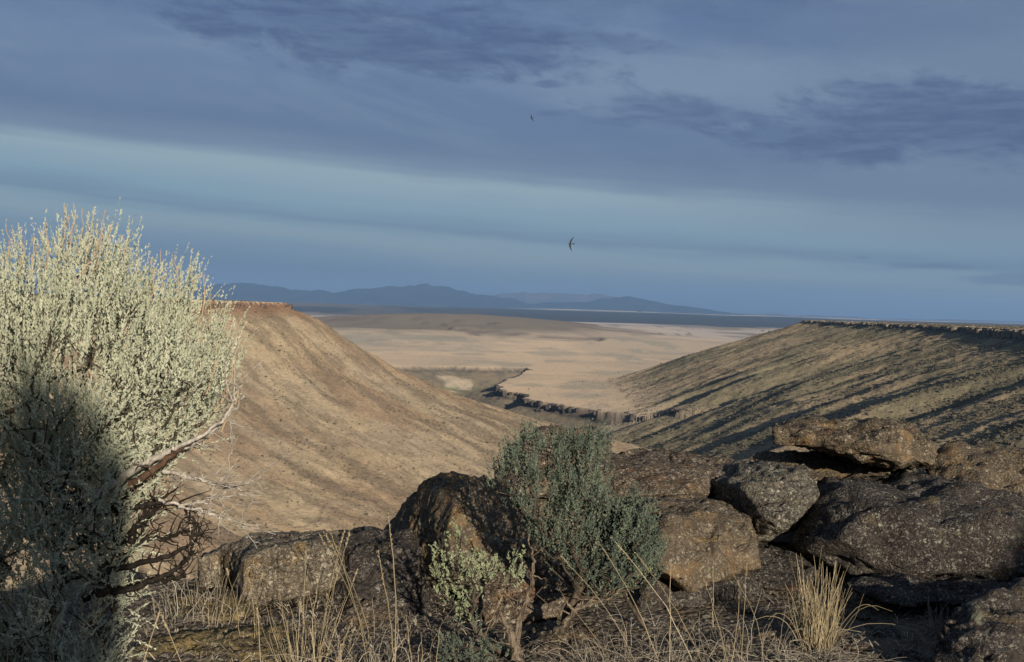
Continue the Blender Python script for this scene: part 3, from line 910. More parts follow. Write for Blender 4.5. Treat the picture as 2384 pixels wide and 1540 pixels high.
# behind the bush
boulder('rust topped boulder behind the middle sagebrush', [(1185, 1045, 6.1), (1235, 1008, 6.2), (1300, 990, 6.3), (1370, 988, 6.3), (1412, 1000, 6.25), (1430, 1050, 6.0), (1430, 1150, 5.7), (1180, 1160, 5.7), (1150, 1110, 5.9), (1240, 1010, 6.9), (1400, 1000, 6.9), (1420, 1150, 6.8), (1180, 1150, 6.8), (1300, 1080, 5.7)],
        'rust', 17, amp=(.035, .016, .006))
boulder('long flat slab crusted with ochre lichen right of the middle sagebrush', [(1330, 1085, 5.75), (1420, 1046, 6.1), (1500, 1038, 6.3), (1600, 1050, 6.3), (1700, 1072, 6.2), (1735, 1085, 6.05), (1650, 1130, 5.55), (1560, 1148, 5.45), (1400, 1150, 5.4), (1320, 1140, 5.5),
        (1420, 1050, 6.8), (1700, 1075, 6.8), (1700, 1160, 6.5), (1400, 1170, 6.4), (1330, 1170, 5.6), (1640, 1165, 5.7)], 'rust', 18, amp=(.028, .014, .006))
boulder('brown boulder with a flat lit face between the middle sagebrush and the grass tuft', [(1482, 1165, 5.15), (1560, 1142, 5.35), (1640, 1146, 5.35), (1672, 1185, 5.2), (1735, 1205, 5.15), (1752, 1290, 4.95), (1762, 1318, 4.9), (1700, 1345, 4.78), (1620, 1372, 4.72), (1530, 1330, 4.72),
        (1470, 1270, 4.95), (1480, 1170, 5.6), (1640, 1150, 6.0), (1750, 1210, 5.9), (1770, 1320, 5.7), (1480, 1350, 5.6), (1620, 1370, 5.5), (1535, 1180, 4.93)], 'ochre', 19, amp=(.028, .012, .005), sharp=60)
boulder('squat black rock propping the flat faced brown boulder', [(1490, 1330, 4.9), (1640, 1345, 4.9), (1760, 1330, 5.1), (1790, 1400, 5.0), (1600, 1440, 4.8), (1480, 1420, 4.8), (1500, 1340, 5.6), (1780, 1340, 5.7), (1780, 1430, 5.6), (1500, 1430, 5.5)],
        'dark', 20, sub=5)
boulder('wedged boulder with a black left end and a pale lichen crest', [(1628, 1130, 5.75), (1700, 1080, 6.0), (1742, 1074, 5.75), (1800, 1092, 5.5), (1880, 1096, 5.5), (1902, 1125, 5.4), (1895, 1160, 5.35), (1850, 1215, 5.25), (1790, 1256, 5.2), (1745, 1250, 5.35), (1668, 1190, 5.65),
        (1730, 1100, 5.45), (1760, 1180, 5.25), (1640, 1120, 6.3), (1880, 1095, 6.2), (1900, 1200, 6.1), (1700, 1250, 6.1)], 'grey', 21, amp=(.035, .016, .006), sharp=60)
boulder('broad dark boulder filling the right side below the balanced slab', [(1905, 1115, 5.55), (1960, 1095, 5.8), (2050, 1108, 5.75), (2120, 1115, 5.7), (2250, 1125, 5.6), (2360, 1150, 5.4), (2400, 1180, 5.3), (2440, 1260, 5.1), (2400, 1335, 5.0), (2200, 1345, 4.95), (2000, 1335, 4.95),
        (1860, 1290, 5.05), (1830, 1250, 5.2), (1900, 1160, 5.3), (2040, 1180, 5.1), (2280, 1210, 5.0), (1960, 1100, 6.6), (2400, 1160, 6.5), (2440, 1340, 6.3), (1850, 1300, 6.2), (2100, 1340, 6.2)], 'dark', 22, amp=(.05, .022, .008), sharp=60)
boulder('lit flat rock under the left end of the balanced slab', [(1745, 1066, 6.45), (1800, 1050, 6.6), (1850, 1040, 6.6), (1920, 1042, 6.6), (2010, 1060, 6.5), (2120, 1100, 6.3), (2110, 1130, 6.1), (1880, 1120, 6.1), (1790, 1095, 6.2), (1800, 1060, 7.1), (2100, 1090, 7.1), (2100, 1140, 7.0), (1800, 1130, 7.0)],
        'ochre', 23, sub=5, amp=(.03, .014, .006))


def balanced_slab():
    pts = [(1797, 1010, 6.0), (1815, 985, 6.05), (1890, 972, 6.1), (1990, 976, 6.1), (2090, 984, 6.05), (2128, 996, 5.95), (2165, 1030, 6.0), (2186, 1060, 5.95), (2160, 1095, 5.85), (2080, 1090, 5.8), (2000, 1075, 5.8), (1960, 1050, 5.8),
           (1900, 1030, 5.85), (1830, 1040, 5.95), (1805, 1038, 6.0), (2040, 1030, 5.72), (1830, 990, 6.8), (2100, 990, 6.9), (2180, 1060, 6.8), (2080, 1075, 6.7), (1820, 1035, 6.8), (1960, 1030, 6.7)]
    o = boulder('thick lichened slab balanced on top of the right boulders', pts, 'ochre', 24, sub=6, block=.004, amp=(.035, .020, .008), sharp=60)
    # hollow under the left half, where the slab arches clear of the rocks
    me = o.data
    co = np.empty(len(me.vertices) * 3, np.float32); me.vertices.foreach_get('co', co); co = co.reshape(-1, 3)
    a = W(1830, 1040, 5.9); b = W(2000, 1075, 5.9)
    t = (co[:, 0] - a.x) / (b.x - a.x)
    zl = a.z + (b.z - a.z) * t
    lift = .035 * np.exp(-((t - .45) / .42) ** 2) * np.clip(1 - (co[:, 2] - zl) / .22, 0, 1.1)
    co[:, 2] += lift
    me.vertices.foreach_set('co', co.ravel()); me.update()


balanced_slab()
boulder('ochre and white crusted boulder at the right edge beside the balanced slab', [(2140, 1100, 5.85), (2200, 1050, 6.1), (2260, 1040, 6.2), (2300, 1045, 6.1), (2330, 1060, 5.95), (2420, 1055, 6.0), (2500, 1090, 5.8), (2500, 1200, 5.6), (2300, 1180, 5.5), (2170, 1140, 5.6),
        (2200, 1055, 6.8), (2480, 1060, 6.8), (2480, 1200, 6.7), (2160, 1160, 6.6)], 'ochre', 25, amp=(.05, .02, .008))
boulder('pale capped rock behind the ochre boulder at the right edge', [(2310, 1056, 6.35), (2384, 1048, 6.4), (2480, 1055, 6.4), (2500, 1120, 6.3), (2320, 1120, 6.3), (2310, 1060, 6.9), (2490, 1060, 6.9), (2490, 1130, 6.9), (2320, 1130, 6.9)], 'grey', 26, sub=5)
boulder('black boulder spotted with pale lichen in the bottom right corner', [(2300, 1352, 4.15), (2350, 1340, 4.3), (2450, 1345, 4.3), (2600, 1380, 4.2), (2600, 1600, 3.8), (2170, 1600, 3.75), (2160, 1540, 3.9), (2180, 1480, 4.0), (2240, 1400, 4.1), (2330, 1450, 3.85),
        (2300, 1360, 4.7), (2600, 1380, 4.8), (2600, 1600, 4.5), (2180, 1560, 4.4)], 'dark', 27, amp=(.045, .024, .01))
boulder('mossy dark rock on the ground left of the tall dry grass', [(300, 1500, 4.05), (400, 1466, 4.2), (520, 1450, 4.3), (640, 1452, 4.3), (700, 1480, 4.2), (690, 1590, 3.9), (300, 1600, 3.85), (420, 1470, 4.6), (680, 1460, 4.6), (640, 1560, 4.4), (350, 1560, 4.4)],
        'yellow', 28, amp=(.03, .018, .008))
boulder('rust edged rock at the foot of the long black boulder', [(770, 1440, 4.55), (820, 1398, 4.65), (880, 1396, 4.65), (920, 1440, 4.5), (930, 1500, 4.3), (790, 1500, 4.3), (800, 1405, 5.0), (900, 1405, 5.0), (920, 1500, 4.8)], 'rust', 29, sub=5)
boulder('dark flat rock behind the tall single grass stalk', [(880, 1505, 4.15), (960, 1480, 4.3), (1080, 1482, 4.3), (1120, 1520, 4.15), (1110, 1600, 3.9), (880, 1600, 3.9), (900, 1490, 4.6), (1100, 1495, 4.6), (1100, 1580, 4.4)], 'dark', 30, sub=5)
boulder('brown rounded rock half buried under the bleached grass clump', [(1230, 1470, 4.3), (1300, 1448, 4.4), (1380, 1460, 4.35), (1400, 1520, 4.15), (1230, 1530, 4.1), (1250, 1455, 4.7), (1380, 1460, 4.7), (1380, 1530, 4.5)], 'rust', 31, sub=5)
boulder('low gravelly hump below the broad dark boulder, right of the grass tuft', [(1960, 1345, 4.85), (2100, 1330, 4.95), (2300, 1340, 4.95), (2380, 1375, 4.8), (2300, 1410, 4.6), (2050, 1400, 4.6), (2100, 1340, 5.4), (2350, 1350, 5.4), (2300, 1420, 5.2), (2050, 1410, 5.2)], 'dark', 32, sub=5)
boulder('deep shaded rock under the wedged boulder', [(1730, 1270, 5.4), (1850, 1262, 5.4), (1900, 1330, 5.2), (1880, 1380, 5.0), (1740, 1370, 5.1), (1740, 1270, 6.0), (1900, 1280, 6.0), (1900, 1380, 5.8), (1750, 1370, 5.8)], 'dark', 33, sub=5)
boulder('shaded brown rock glimpsed through the middle sagebrush', [(1150, 1150, 5.9), (1260, 1120, 6.0), (1400, 1130, 6.0), (1440, 1220, 5.8), (1430, 1320, 5.6), (1180, 1320, 5.6), (1160, 1160, 6.5), (1420, 1140, 6.5), (1420, 1320, 6.4), (1180, 1320, 6.4)], 'rust', 35, sub=5)
boulder('black rock in the gap behind the brown flat faced boulder', [(1380, 1150, 5.9), (1500, 1140, 6.0), (1660, 1150, 6.0), (1700, 1260, 5.8), (1400, 1300, 5.6), (1400, 1160, 6.5), (1690, 1160, 6.5), (1690, 1300, 6.4), (1400, 1300, 6.4)], 'dark', 34, sub=5)
# the rest of the heap, behind the viewer: their shadows and the added bushes' fall across the foreground
for k, (x, y, sx, sy, h) in enumerate([(2.6, 0.9, .9, .7, .75), (4.0, 2.4, .8, .9, .8), (1.9, -1.9, 1.0, .8, .9), (4.6, -0.6, .9, .9, 1.0)]):
    P = []
    rg = np.random.default_rng(900 + k)
    for i in range(16):
        a = rg.uniform(0, 6.28); u = rg.uniform(-.2, 1)
        P.append((x + cos(a) * sx * (1 - .35 * max(u, 0)), y + sin(a) * sy * (1 - .35 * max(u, 0)), GZ + h * u))
    o = link('boulder', rock_mesh('boulder', P, 60 + k, 5), MROCK['mix'])
    tag(o, ['low boulder outside the frame to the right of the viewer', 'wide boulder outside the frame beyond the right edge', 'boulder behind the viewer beside the added tall sagebrush',
            'boulder behind the viewer farthest to the right'][k], 'boulder', 'boulders heaped along the canyon rim')


# ------------------------------------------------------------------ plants
def mat_leaf(name, a, b, c, trans=.12):
    mt = bpy.data.materials.new(name); mt.use_nodes = True
    g = NT(mt.node_tree)
    at = g.new('ShaderNodeAttribute', attribute_name='tint').outputs['Fac']
    pos = g.new('ShaderNodeNewGeometry').outputs['Position']
    n = g.noise(pos, 6, 3, .6)
    v = g.m('ADD', g.m('MULTIPLY', at, .65), g.m('MULTIPLY', n, .45))
    col = g.ramp(v, [(.15, a + (1,)), (.5, b + (1,)), (.88, c + (1,))])
    d = g.new('ShaderNodeBsdfDiffuse'); g.put(d.inputs[0], col); d.inputs['Roughness'].default_value = .8
    t = g.new('ShaderNodeBsdfTranslucent'); g.put(t.inputs[0], col)
    m = g.new('ShaderNodeMixShader'); m.inputs[0].default_value = trans
    g.l.new(d.outputs[0], m.inputs[1]); g.l.new(t.outputs[0], m.inputs[2])
    o = g.new('ShaderNodeOutputMaterial'); g.l.new(m.outputs[0], o.inputs[0])
    return mt


def mat_bark(name, a, b):
    mt = bpy.data.materials.new(name); mt.use_nodes = True
    g = NT(mt.node_tree)
    pos = g.new('ShaderNodeNewGeometry').outputs['Position']
    n = g.noise(g.vm('MULTIPLY', pos, (1, 1, .35)), 60, 4, .65)
    c = g.mix(g.smooth(n, .3, .7), a + (1,), b + (1,))
    bp = g.new('ShaderNodeBump'); bp.inputs['Distance'].default_value = .004; g.put(bp.inputs['Height'], n)
    p = g.new('ShaderNodeBsdfPrincipled'); g.put(p.inputs['Base Color'], c); p.inputs['Roughness'].default_value = 1
    p.inputs['Specular IOR Level'].default_value = .05
    g.l.new(bp.outputs[0], p.inputs['Normal'])
    o = g.new('ShaderNodeOutputMaterial'); g.l.new(p.outputs[0], o.inputs[0])
    return mt


M_SILVER = mat_leaf('silver_sage_leaf', (.25, .28, .20), (.44, .465, .345), (.64, .645, .49))
M_GREEN = mat_leaf('grey_green_sage_leaf', (.06, .084, .066), (.115, .148, .115), (.23, .26, .18))
M_PALE = mat_leaf('pale_sage_leaf', (.16, .19, .11), (.27, .31, .19), (.42, .44, .27))
M_STRAW = mat_leaf('straw', (.15, .12, .07), (.36, .295, .18), (.62, .53, .36), .1)
M_BLEACH = mat_leaf('bleached_grass', (.12, .10, .08), (.28, .245, .19), (.56, .50, .40), .1)
M_FLOWER = mat_leaf('dry_flower_stalk', (.34, .24, .15), (.50, .36, .23), (.62, .48, .32), .1)
M_BARK = mat_bark('sage_bark', (.035, .028, .022), (.13, .105, .08))
M_SHADEWOOD = mat_bark('shaded_dead_wood', (.014, .012, .010), (.045, .038, .032))  # bark colour darkened for the shade these limbs hang in
M_DEAD = mat_bark('bleached_wood', (.22, .20, .17), (.55, .50, .43))
M_RUST = mat_bark('rusty_bark', (.055, .038, .028), (.16, .095, .06))


def basis(D):
    a = np.where(np.abs(D[:, 2:3]) < .9, np.array([[0, 0, 1.0]]), np.array([[1.0, 0, 0]]))
    u = np.cross(D, a); u /= np.linalg.norm(u, axis=1, keepdims=True) + 1e-9
    return u, np.cross(D, u)


def norm(v):
    return v / (np.linalg.norm(v, axis=-1, keepdims=True) + 1e-9)


def leafy(P, D, L, nleaf, leaf=(.010, .019), width=(.0028, .0042), spread=.75, rg=RNG, tint=None, curl=.0):
    """diamond leaves around straight-ish shoots; returns V,F,tint"""
    n = len(P)
    rep = np.repeat(np.arange(n), nleaf)
    N = len(rep)
    u = rg.random(N) ** .85
    d = D[rep]
    a1, a2 = basis(D); a1 = a1[rep]; a2 = a2[rep]
    ang = rg.uniform(0, 2 * pi, N)[:, None]
    rad = a1 * np.cos(ang) + a2 * np.sin(ang)
    base = P[rep] + d * (L[rep] * u)[:, None]
    ld = norm(d * .8 + rad * (spread * (1 - .55 * u) + .1)[:, None] + rg.normal(0, .16, (N, 3)))
    ll = rg.uniform(*leaf, N) * (1 - .35 * u)
    ww = rg.uniform(*width, N)
    side = norm(np.cross(ld, norm(rad + rg.normal(0, .8, (N, 3)))))
    tip = base + ld * ll[:, None] + rad * (curl * ll)[:, None]
    mid = base + ld * (ll * .6)[:, None]
    V = np.stack([base, mid - side * ww[:, None] * .5, tip, mid + side * ww[:, None] * .5], 1).reshape(-1, 3)
    F = (np.arange(N) * 4)[:, None] + np.array([[0, 1, 2, 3]])
    tt = (tint[rep] if tint is not None else .5) + rg.normal(0, .18, N)
    return V, F, np.repeat(np.clip(tt, 0, 1), 4)


def tubes(paths, radii, k=5):
    """paths: list of (m,3) arrays; radii: list of (m,)"""
    V = []; F = []; b = 0
    for P, R in zip(paths, radii):
        P = np.asarray(P, float); m = len(P)
        T = np.gradient(P, axis=0); T = norm(T)
        u, v = basis(T)
        # keep the frame from flipping
        for i in range(1, m):
            ui = u[i - 1] - T[i] * (u[i - 1] @ T[i]); nn = np.linalg.norm(ui)
            if nn > 1e-6:
                u[i] = ui / nn; v[i] = np.cross(T[i], u[i])
        a = np.arange(k) * 2 * pi / k
        ring = P[:, None, :] + (u[:, None, :] * np.cos(a)[None, :, None] + v[:, None, :] * np.sin(a)[None, :, None]) * np.asarray(R)[:, None, None]
        V.append(ring.reshape(-1, 3))
        i = (np.arange(m - 1) * k)[:, None]; j = np.arange(k)[None, :]; j2 = (j + 1) % k
        F.append((np.stack([i + j, i + j2, i + k + j2, i + k + j], -1).reshape(-1, 4)) + b)
        b += m * k
    return np.concatenate(V), np.concatenate(F)


def grow(base, targets, r0, rtip, rg, wiggle=.03, up=.4, step=.07, pw=.55, gam=.46):
    """join targets to the base as a branching plant; returns tube paths"""
    base = np.asarray(base, float)
    order = np.argsort(np.linalg.norm(targets - base, axis=1))
    nodes = [base]; par = [-1]; plen = [0.0]; cnt = [0]
    leaf_node = np.zeros(len(targets), int)
    arr = np.zeros((len(targets) * 14 + 10, 3)); arr[0] = base
    pl = np.zeros(len(arr))
    for ti in order:
        t = targets[ti]
        n = len(nodes)
        dv = t - arr[:n]
        dist = np.linalg.norm(dv, axis=1)
        cost = dist + pw * pl[:n] * .35 + .8 * np.clip(arr[:n, 2] - t[2] + .02, 0, 1)
        p = int(np.argmin(cost))
        A = arr[p]; m = max(1, int(dist[p] / step))
        prev = p
        mid = A + (t - A) * .5 + np.array([0, 0, -up * dist[p] * .25]) + rg.normal(0, wiggle, 3)
        for q in range(1, m + 1):
            f = q / m
            pt = (1 - f) ** 2 * A + 2 * f * (1 - f) * mid + f * f * t
            if q < m: pt = pt + rg.normal(0, wiggle * .22, 3)
            nodes.append(pt); par.append(prev); arr[len(nodes) - 1] = pt
            pl[len(nodes) - 1] = pl[prev] + np.linalg.norm(pt - arr[prev])
            prev = len(nodes) - 1
            if len(nodes) >= len(arr) - 2:
                arr = np.concatenate([arr, np.zeros_like(arr)]); pl = np.concatenate([pl, np.zeros_like(pl)])
        leaf_node[ti] = prev
    n = len(nodes)
    w = np.zeros(n); w[leaf_node] += 1
    for i in range(n - 1, 0, -1): w[par[i]] += w[i]
    rad = np.clip(rtip * np.maximum(w, 1) ** gam, rtip, r0)
    ch = [[] for _ in range(n)]
    for i in range(1, n): ch[par[i]].append(i)
    paths = []; rr = []
    stack = [(0, None)]
    starts = [(0, c) for c in ch[0]]
    while starts:
        a, c = starts.pop()
        P = [arr[a]]; R = [min(rad[a], rad[c] * 1.15)]
        cur = c
        while True:
            P.append(arr[cur]); R.append(rad[cur])
            if not ch[cur]: break
            nx = max(ch[cur], key=lambda q: w[q])
            for o_ in ch[cur]:
                if o_ != nx: starts.append((cur, o_))
            cur = nx
        paths.append(np.array(P)); rr.append(np.array(R))
    return paths, rr


def in_poly(px, py, poly):
    return sdf(np.asarray(px, float), np.asarray(py, float), poly) < 0


def sample_crown(poly, n, d0, thick, rg, edge=60.0, gap=.33, gs=55.0):
    """clump centres inside an outline seen from the viewer, spread through a lens-shaped depth"""
    xs = [p[0] for p in poly]; ys = [p[1] for p in poly]
    out = []
    while len(out) < n:
        px = rg.uniform(min(xs), max(xs), 400); py = rg.uniform(min(ys), max(ys), 400)
        sd = -sdf(px, py, poly)
        hole = fbm2(px / gs + n, py / (gs * 1.5), 2, n) + rg.normal(0, .03, 400)
        for a, b, c, hl in zip(px, py, sd, hole):
            if c > (0 if hl > .5 else 18) and hl > gap and len(out) < n:
                h = thick * math.sqrt(min(1, c / edge)) if c < edge else thick
                u = rg.uniform(-1, 1)
                out.append(tuple(W(a, b, d0 + u * h)) + (a, b, c, u))
    return np.array(out)


def plant_root(name, loc, label, cat, group=None):
    e = bpy.data.objects.new(name, None); COL.objects.link(e); e.location = loc
    e.empty_display_size = .1
    tag(e, label, cat, group)
    return e


def part(name, V, F, mat, root, smooth=False, attrs=None, kind=None, label=None):
    V = np.asarray(V) - np.array(root.location)[None, :]
    o = link(name, mesh_np(name, V, F, smooth, attrs), mat, root)
    tag(o, label, kind=kind)
    return o


# --- the big sagebrush on the left
def big_sagebrush():
    rg = np.random.default_rng(71)
    base = np.array([-1.62, 3.75, -1.38])
    root = plant_root('sagebrush', tuple(base), 'big sagebrush on the left, silver crown lit by the sun above a black hollow', 'shrub')
    crown = [(-420, 660), (-300, 600), (-120, 590), (-40, 600), (0, 635), (60, 630), (110, 640), (170, 605), (235, 622), (300, 670), (400, 690), (445, 725), (465, 770), (500, 830), (528, 880),
             (520, 960), (470, 1000), (440, 1030), (395, 1040), (380, 1110), (330, 1130), (350, 1160), (260, 1160), (160, 1130), (60, 1160), (-420, 1180)]
    low = [(-420, 1120), (60, 1120), (160, 1130), (250, 1180), (240, 1260), (285, 1330), (290, 1440), (270, 1540), (300, 1640), (-420, 1700)]
    c1 = sample_crown(crown, 2000, 3.62, .46, rg, 150)
    c2 = sample_crown(low, 860, 3.55, .42, rg, 120, gap=.25)
    mid = [(60, 1020), (385, 1070), (395, 1150), (330, 1215), (290, 1290), (200, 1300), (40, 1250)]
    c3 = sample_crown(mid, 190, 3.45, .3, rg, 60)
    C = np.concatenate([c1, c2, c3])
    tg = C[:, :3]
    paths, rr = grow(base, tg, .030, .0012, rg, wiggle=.035, step=.09, gam=.40)
    V, F = tubes(paths, rr, 4)
    part('trunk', V, F, M_BARK, root, True)
    # shoots: several upright leafy spikes on each clump
    k = 4
    rep = np.repeat(np.arange(len(C)), k)
    P = tg[rep] + rg.normal(0, .020, (len(rep), 3))
    lean = np.stack([(C[rep, 3] - 150) / 900.0, rg.normal(0, .2, len(rep)) - .1 * (C[rep, 6] < 0), np.ones(len(rep))], 1)
    up_f = np.where(C[rep, 4] < 1000, 1.0, .45)
    D = norm(lean * np.stack([np.ones(len(rep)), np.ones(len(rep)), up_f], 1) + rg.normal(0, .13, (len(rep), 3)) * (1.0 + (C[rep, 4] > 900) * 2.0)[:, None])
    L = rg.uniform(.06, .17, len(rep)) * np.where((C[rep, 5] < 70) & (C[rep, 4] < 900), 1.3, 1)
    tint = np.clip(rg.normal(.5, .18, len(rep)), 0, 1)
    V, F, T = leafy(P, D, L, 34, rg=rg, tint=tint, leaf=(.010, .019), width=(.0028, .0052), spread=.36)
    part('foliage', V, F, M_SILVER, root, attrs={'tint': T}, kind='stuff')
    # bare flower stalks standing above the crown
    st = [(150, 545, 170, 470), (165, 560, 188, 488), (120, 590, 152, 478), (135, 600, 160, 500), (180, 560, 205, 505), (195, 580, 247, 488), (210, 590, 235, 520), (225, 590, 258, 515),
          (180, 600, 218, 492), (245, 640, 282, 545), (262, 650, 300, 580), (255, 630, 290, 560), (60, 590, 72, 548), (10, 560, 12, 515), (40, 600, 46, 530), (370, 660, 372, 583), (405, 660, 402, 592),
          (430, 690, 440, 622), (340, 660, 350, 605), (458, 700, 472, 636), (310, 660, 316, 606), (470, 740, 486, 680), (85, 600, 95, 540), (100, 590, 104, 520), (505, 900, 540, 820), (490, 870, 520, 790),
          (515, 940, 560, 868), (480, 860, 500, 770), (470, 900, 485, 800), (25, 1180, 34, 1010), (15, 1190, 22, 1040), (60, 1190, 84, 1075)]
    ps = []; rs = []; VV = []; FF = []; TT = []; nb = 0
    for i, (x0, y0, x1, y1) in enumerate(st):
        d = 3.35 + rg.uniform(0, .3)
        a = np.array(W(x0, y0 + 60, d)); b = np.array(W(x1, y1, d + rg.uniform(-.05, .05)))
        m = 9; t = np.linspace(0, 1, m)[:, None]
        p = a + (b - a) * t + rg.normal(0, .003, (m, 3)) + np.array([[.015, 0, 0]]) * np.sin(t * pi)
        ps.append(p); rs.append(np.linspace(.0022, .0010, m))
        dd = norm((b - a)[None, :])
        nd = 5
        pp = p[np.linspace(2, m - 2, nd).astype(int)]
        v, f, t_ = leafy(pp, np.repeat(dd, nd, 0), np.full(nd, .03), 7, leaf=(.004, .009), width=(.0018, .003), spread=.5, rg=rg)
        VV.append(v); FF.append(f + nb); TT.append(t_); nb += len(v)
    V, F = tubes(ps, rs, 4)
    VV.append(V); FF.append(F + nb); TT.append(np.full(len(V), .5))
    part('flower_stalk', np.concatenate(VV), np.concatenate(FF), M_FLOWER, root, attrs={'tint': np.concatenate(TT)}, kind='stuff')
    # dead limbs
    def limb(pts, d, r0, r1, twigs, mat, name='dead_branch', tw=.09, seed=1, kd=0.0):
        q = np.random.default_rng(seed)
        P = np.array([W(x, y, d + kd * i) for i, (x, y) in enumerate(pts)])
        # smooth resample
        s = np.linspace(0, len(P) - 1, 6 * len(P)); i0 = np.clip(np.floor(s).astype(int), 0, len(P) - 2); f = (s - i0)[:, None]
        f = f * f * (3 - 2 * f) * .4 + f * .6
        Q = P[i0] * (1 - f) + P[i0 + 1] * f + q.normal(0, .0035, (len(s), 3))
        R = np.linspace(r0, r1, len(s))
        ps = [Q]; rs = [R]
        for _ in range(twigs):
            i = q.integers(3, len(Q) - 2); T = norm((Q[i + 1] - Q[i - 1])[None])[0]
            dr = norm((T * .8 + q.normal(0, .75, 3))[None])[0]
            L = q.uniform(.4, 1.1) * tw
            m = 5; t = np.linspace(0, 1, m)[:, None]
            tp = Q[i] + dr * L * t + q.normal(0, .006, (m, 3)) * t + T * .3 * L * t * t
            ps.append(tp); rs.append(np.linspace(min(R[i] * .6, .004), .0010, m))
            if q.random() < .6:
                e = tp[3]; dr2 = norm((dr + q.normal(0, .8, 3))[None])[0]
                t3 = np.linspace(0, 1, 4)[:, None]
                ps.append(e + dr2 * L * .5 * t3 + q.normal(0, .003, (4, 3)) * t3); rs.append(np.linspace(.0018, .0008, 4))
        V, F = tubes(ps, rs, 5)
        return part(name, V, F, mat, root, True)
    limb([(250, 1330), (330, 1310), (400, 1290), (440, 1268), (452, 1225), (430, 1195)], 3.35, .011, .0025, 26, M_SHADEWOOD, seed=1, tw=.07)
    limb([(180, 1260), (260, 1250), (330, 1262), (400, 1250), (450, 1232)], 3.45, .016, .003, 26, M_SHADEWOOD, seed=2)
    limb([(150, 1180), (240, 1190), (310, 1185), (380, 1165), (430, 1180), (455, 1215), (470, 1250)], 3.4, .014, .002, 30, M_SHADEWOOD, seed=3, tw=.10)
    limb([(220, 1380), (300, 1370), (380, 1340), (440, 1300), (455, 1260)], 3.4, .014, .003, 22, M_SHADEWOOD, seed=4, tw=.07)
    limb([(200, 1390), (330, 1355), (400, 1345), (430, 1340), (418, 1325), (432, 1300)], 3.6, .013, .003, 12, M_SHADEWOOD, seed=8)
    limb([(300, 1240), (345, 1210), (365, 1180), (350, 1150)], 3.45, .012, .003, 20, M_SHADEWOOD, seed=9, tw=.07)
    limb([(230, 1350), (300, 1290), (330, 1240), (340, 1190)], 3.45, .013, .004, 18, M_SHADEWOOD, seed=10, tw=.08)
    limb([(230, 1150), (330, 1080), (400, 1050), (450, 1030), (500, 1000), (545, 950), (568, 918)], 3.35, .015, .0025, 6, M_DEAD, seed=5, tw=.12)
    limb([(400, 1045), (460, 1020), (520, 975), (545, 930), (562, 890), (556, 868)], 3.3, .008, .0015, 5, M_DEAD, seed=12, tw=.14)
    limb([(300, 1130), (360, 1095), (400, 1060), (430, 1035)], 3.32, .014, .006, 2, M_RUST, seed=6)
    limb([(380, 1095), (430, 1105), (470, 1118), (520, 1130), (560, 1132), (605, 1108), (645, 1070)], 3.35, .007, .0012, 10, M_DEAD, seed=7, tw=.12)
    limb([(455, 1112), (500, 1130), (530, 1100), (540, 1050), (536, 1030)], 3.33, .004, .001, 12, M_DEAD, seed=14, tw=.10)
    limb([(420, 1180), (480, 1190), (520, 1205), (560, 1222), (585, 1235)], 3.35, .005, .001, 10, M_DEAD, seed=15, tw=.08)
    limb([(370, 1165), (430, 1175), (500, 1160), (545, 1150), (580, 1140)], 3.38, .006, .001, 12, M_DEAD, seed=16, tw=.09)
    return root


SAGE = big_sagebrush()


def copy_plant(src, loc, rz, s, label, group=None, sz=None):
    r = src.copy(); COL.objects.link(r)
    r.location = loc; r.rotation_euler = (0, 0, rz); r.scale = (s, s, sz or s)
    r['label'] = label
    if group: r['group'] = group
    for ch in [o for o in src.children]:
        c = ch.copy(); COL.objects.link(c); c.parent = r
    return r


# --- the smaller bushes
def small_sagebrush(label, poly, n, base, d0, thick, mat, seed, shoots=4, nleaf=20, r0=.02, leaf=(.009, .017), width=(.0026, .0042), L=(.03, .085), dirn=.25, edge=70, gap=.33, gs=55.0):
    rg = np.random.default_rng(seed)
    root = plant_root('sagebrush', tuple(base), label, 'shrub')
    C = sample_crown(poly, n, d0, thick, rg, edge, gap, gs)
    tg = C[:, :3]
    paths, rr = grow(np.array(base), tg, r0, .0014, rg, wiggle=.02, step=.05)
    V, F = tubes(paths, rr, 5)
    part('trunk', V, F, M_BARK, root, True)
    rep = np.repeat(np.arange(n), shoots)
    P = tg[rep] + rg.normal(0, .014, (len(rep), 3))
    out = norm(tg[rep] - np.array(base))
    D = norm(out * .7 + np.array([0, 0, .6]) + rg.normal(0, dirn, (len(rep), 3)))
    Ls = rg.uniform(L[0], L[1], len(rep))
    V, F, T = leafy(P, D, Ls, nleaf, leaf=leaf, width=width, rg=rg, tint=np.clip(rg.normal(.5, .2, len(rep)), 0, 1))
    part('foliage', V, F, mat, root, attrs={'tint': T}, kind='stuff')
    return root


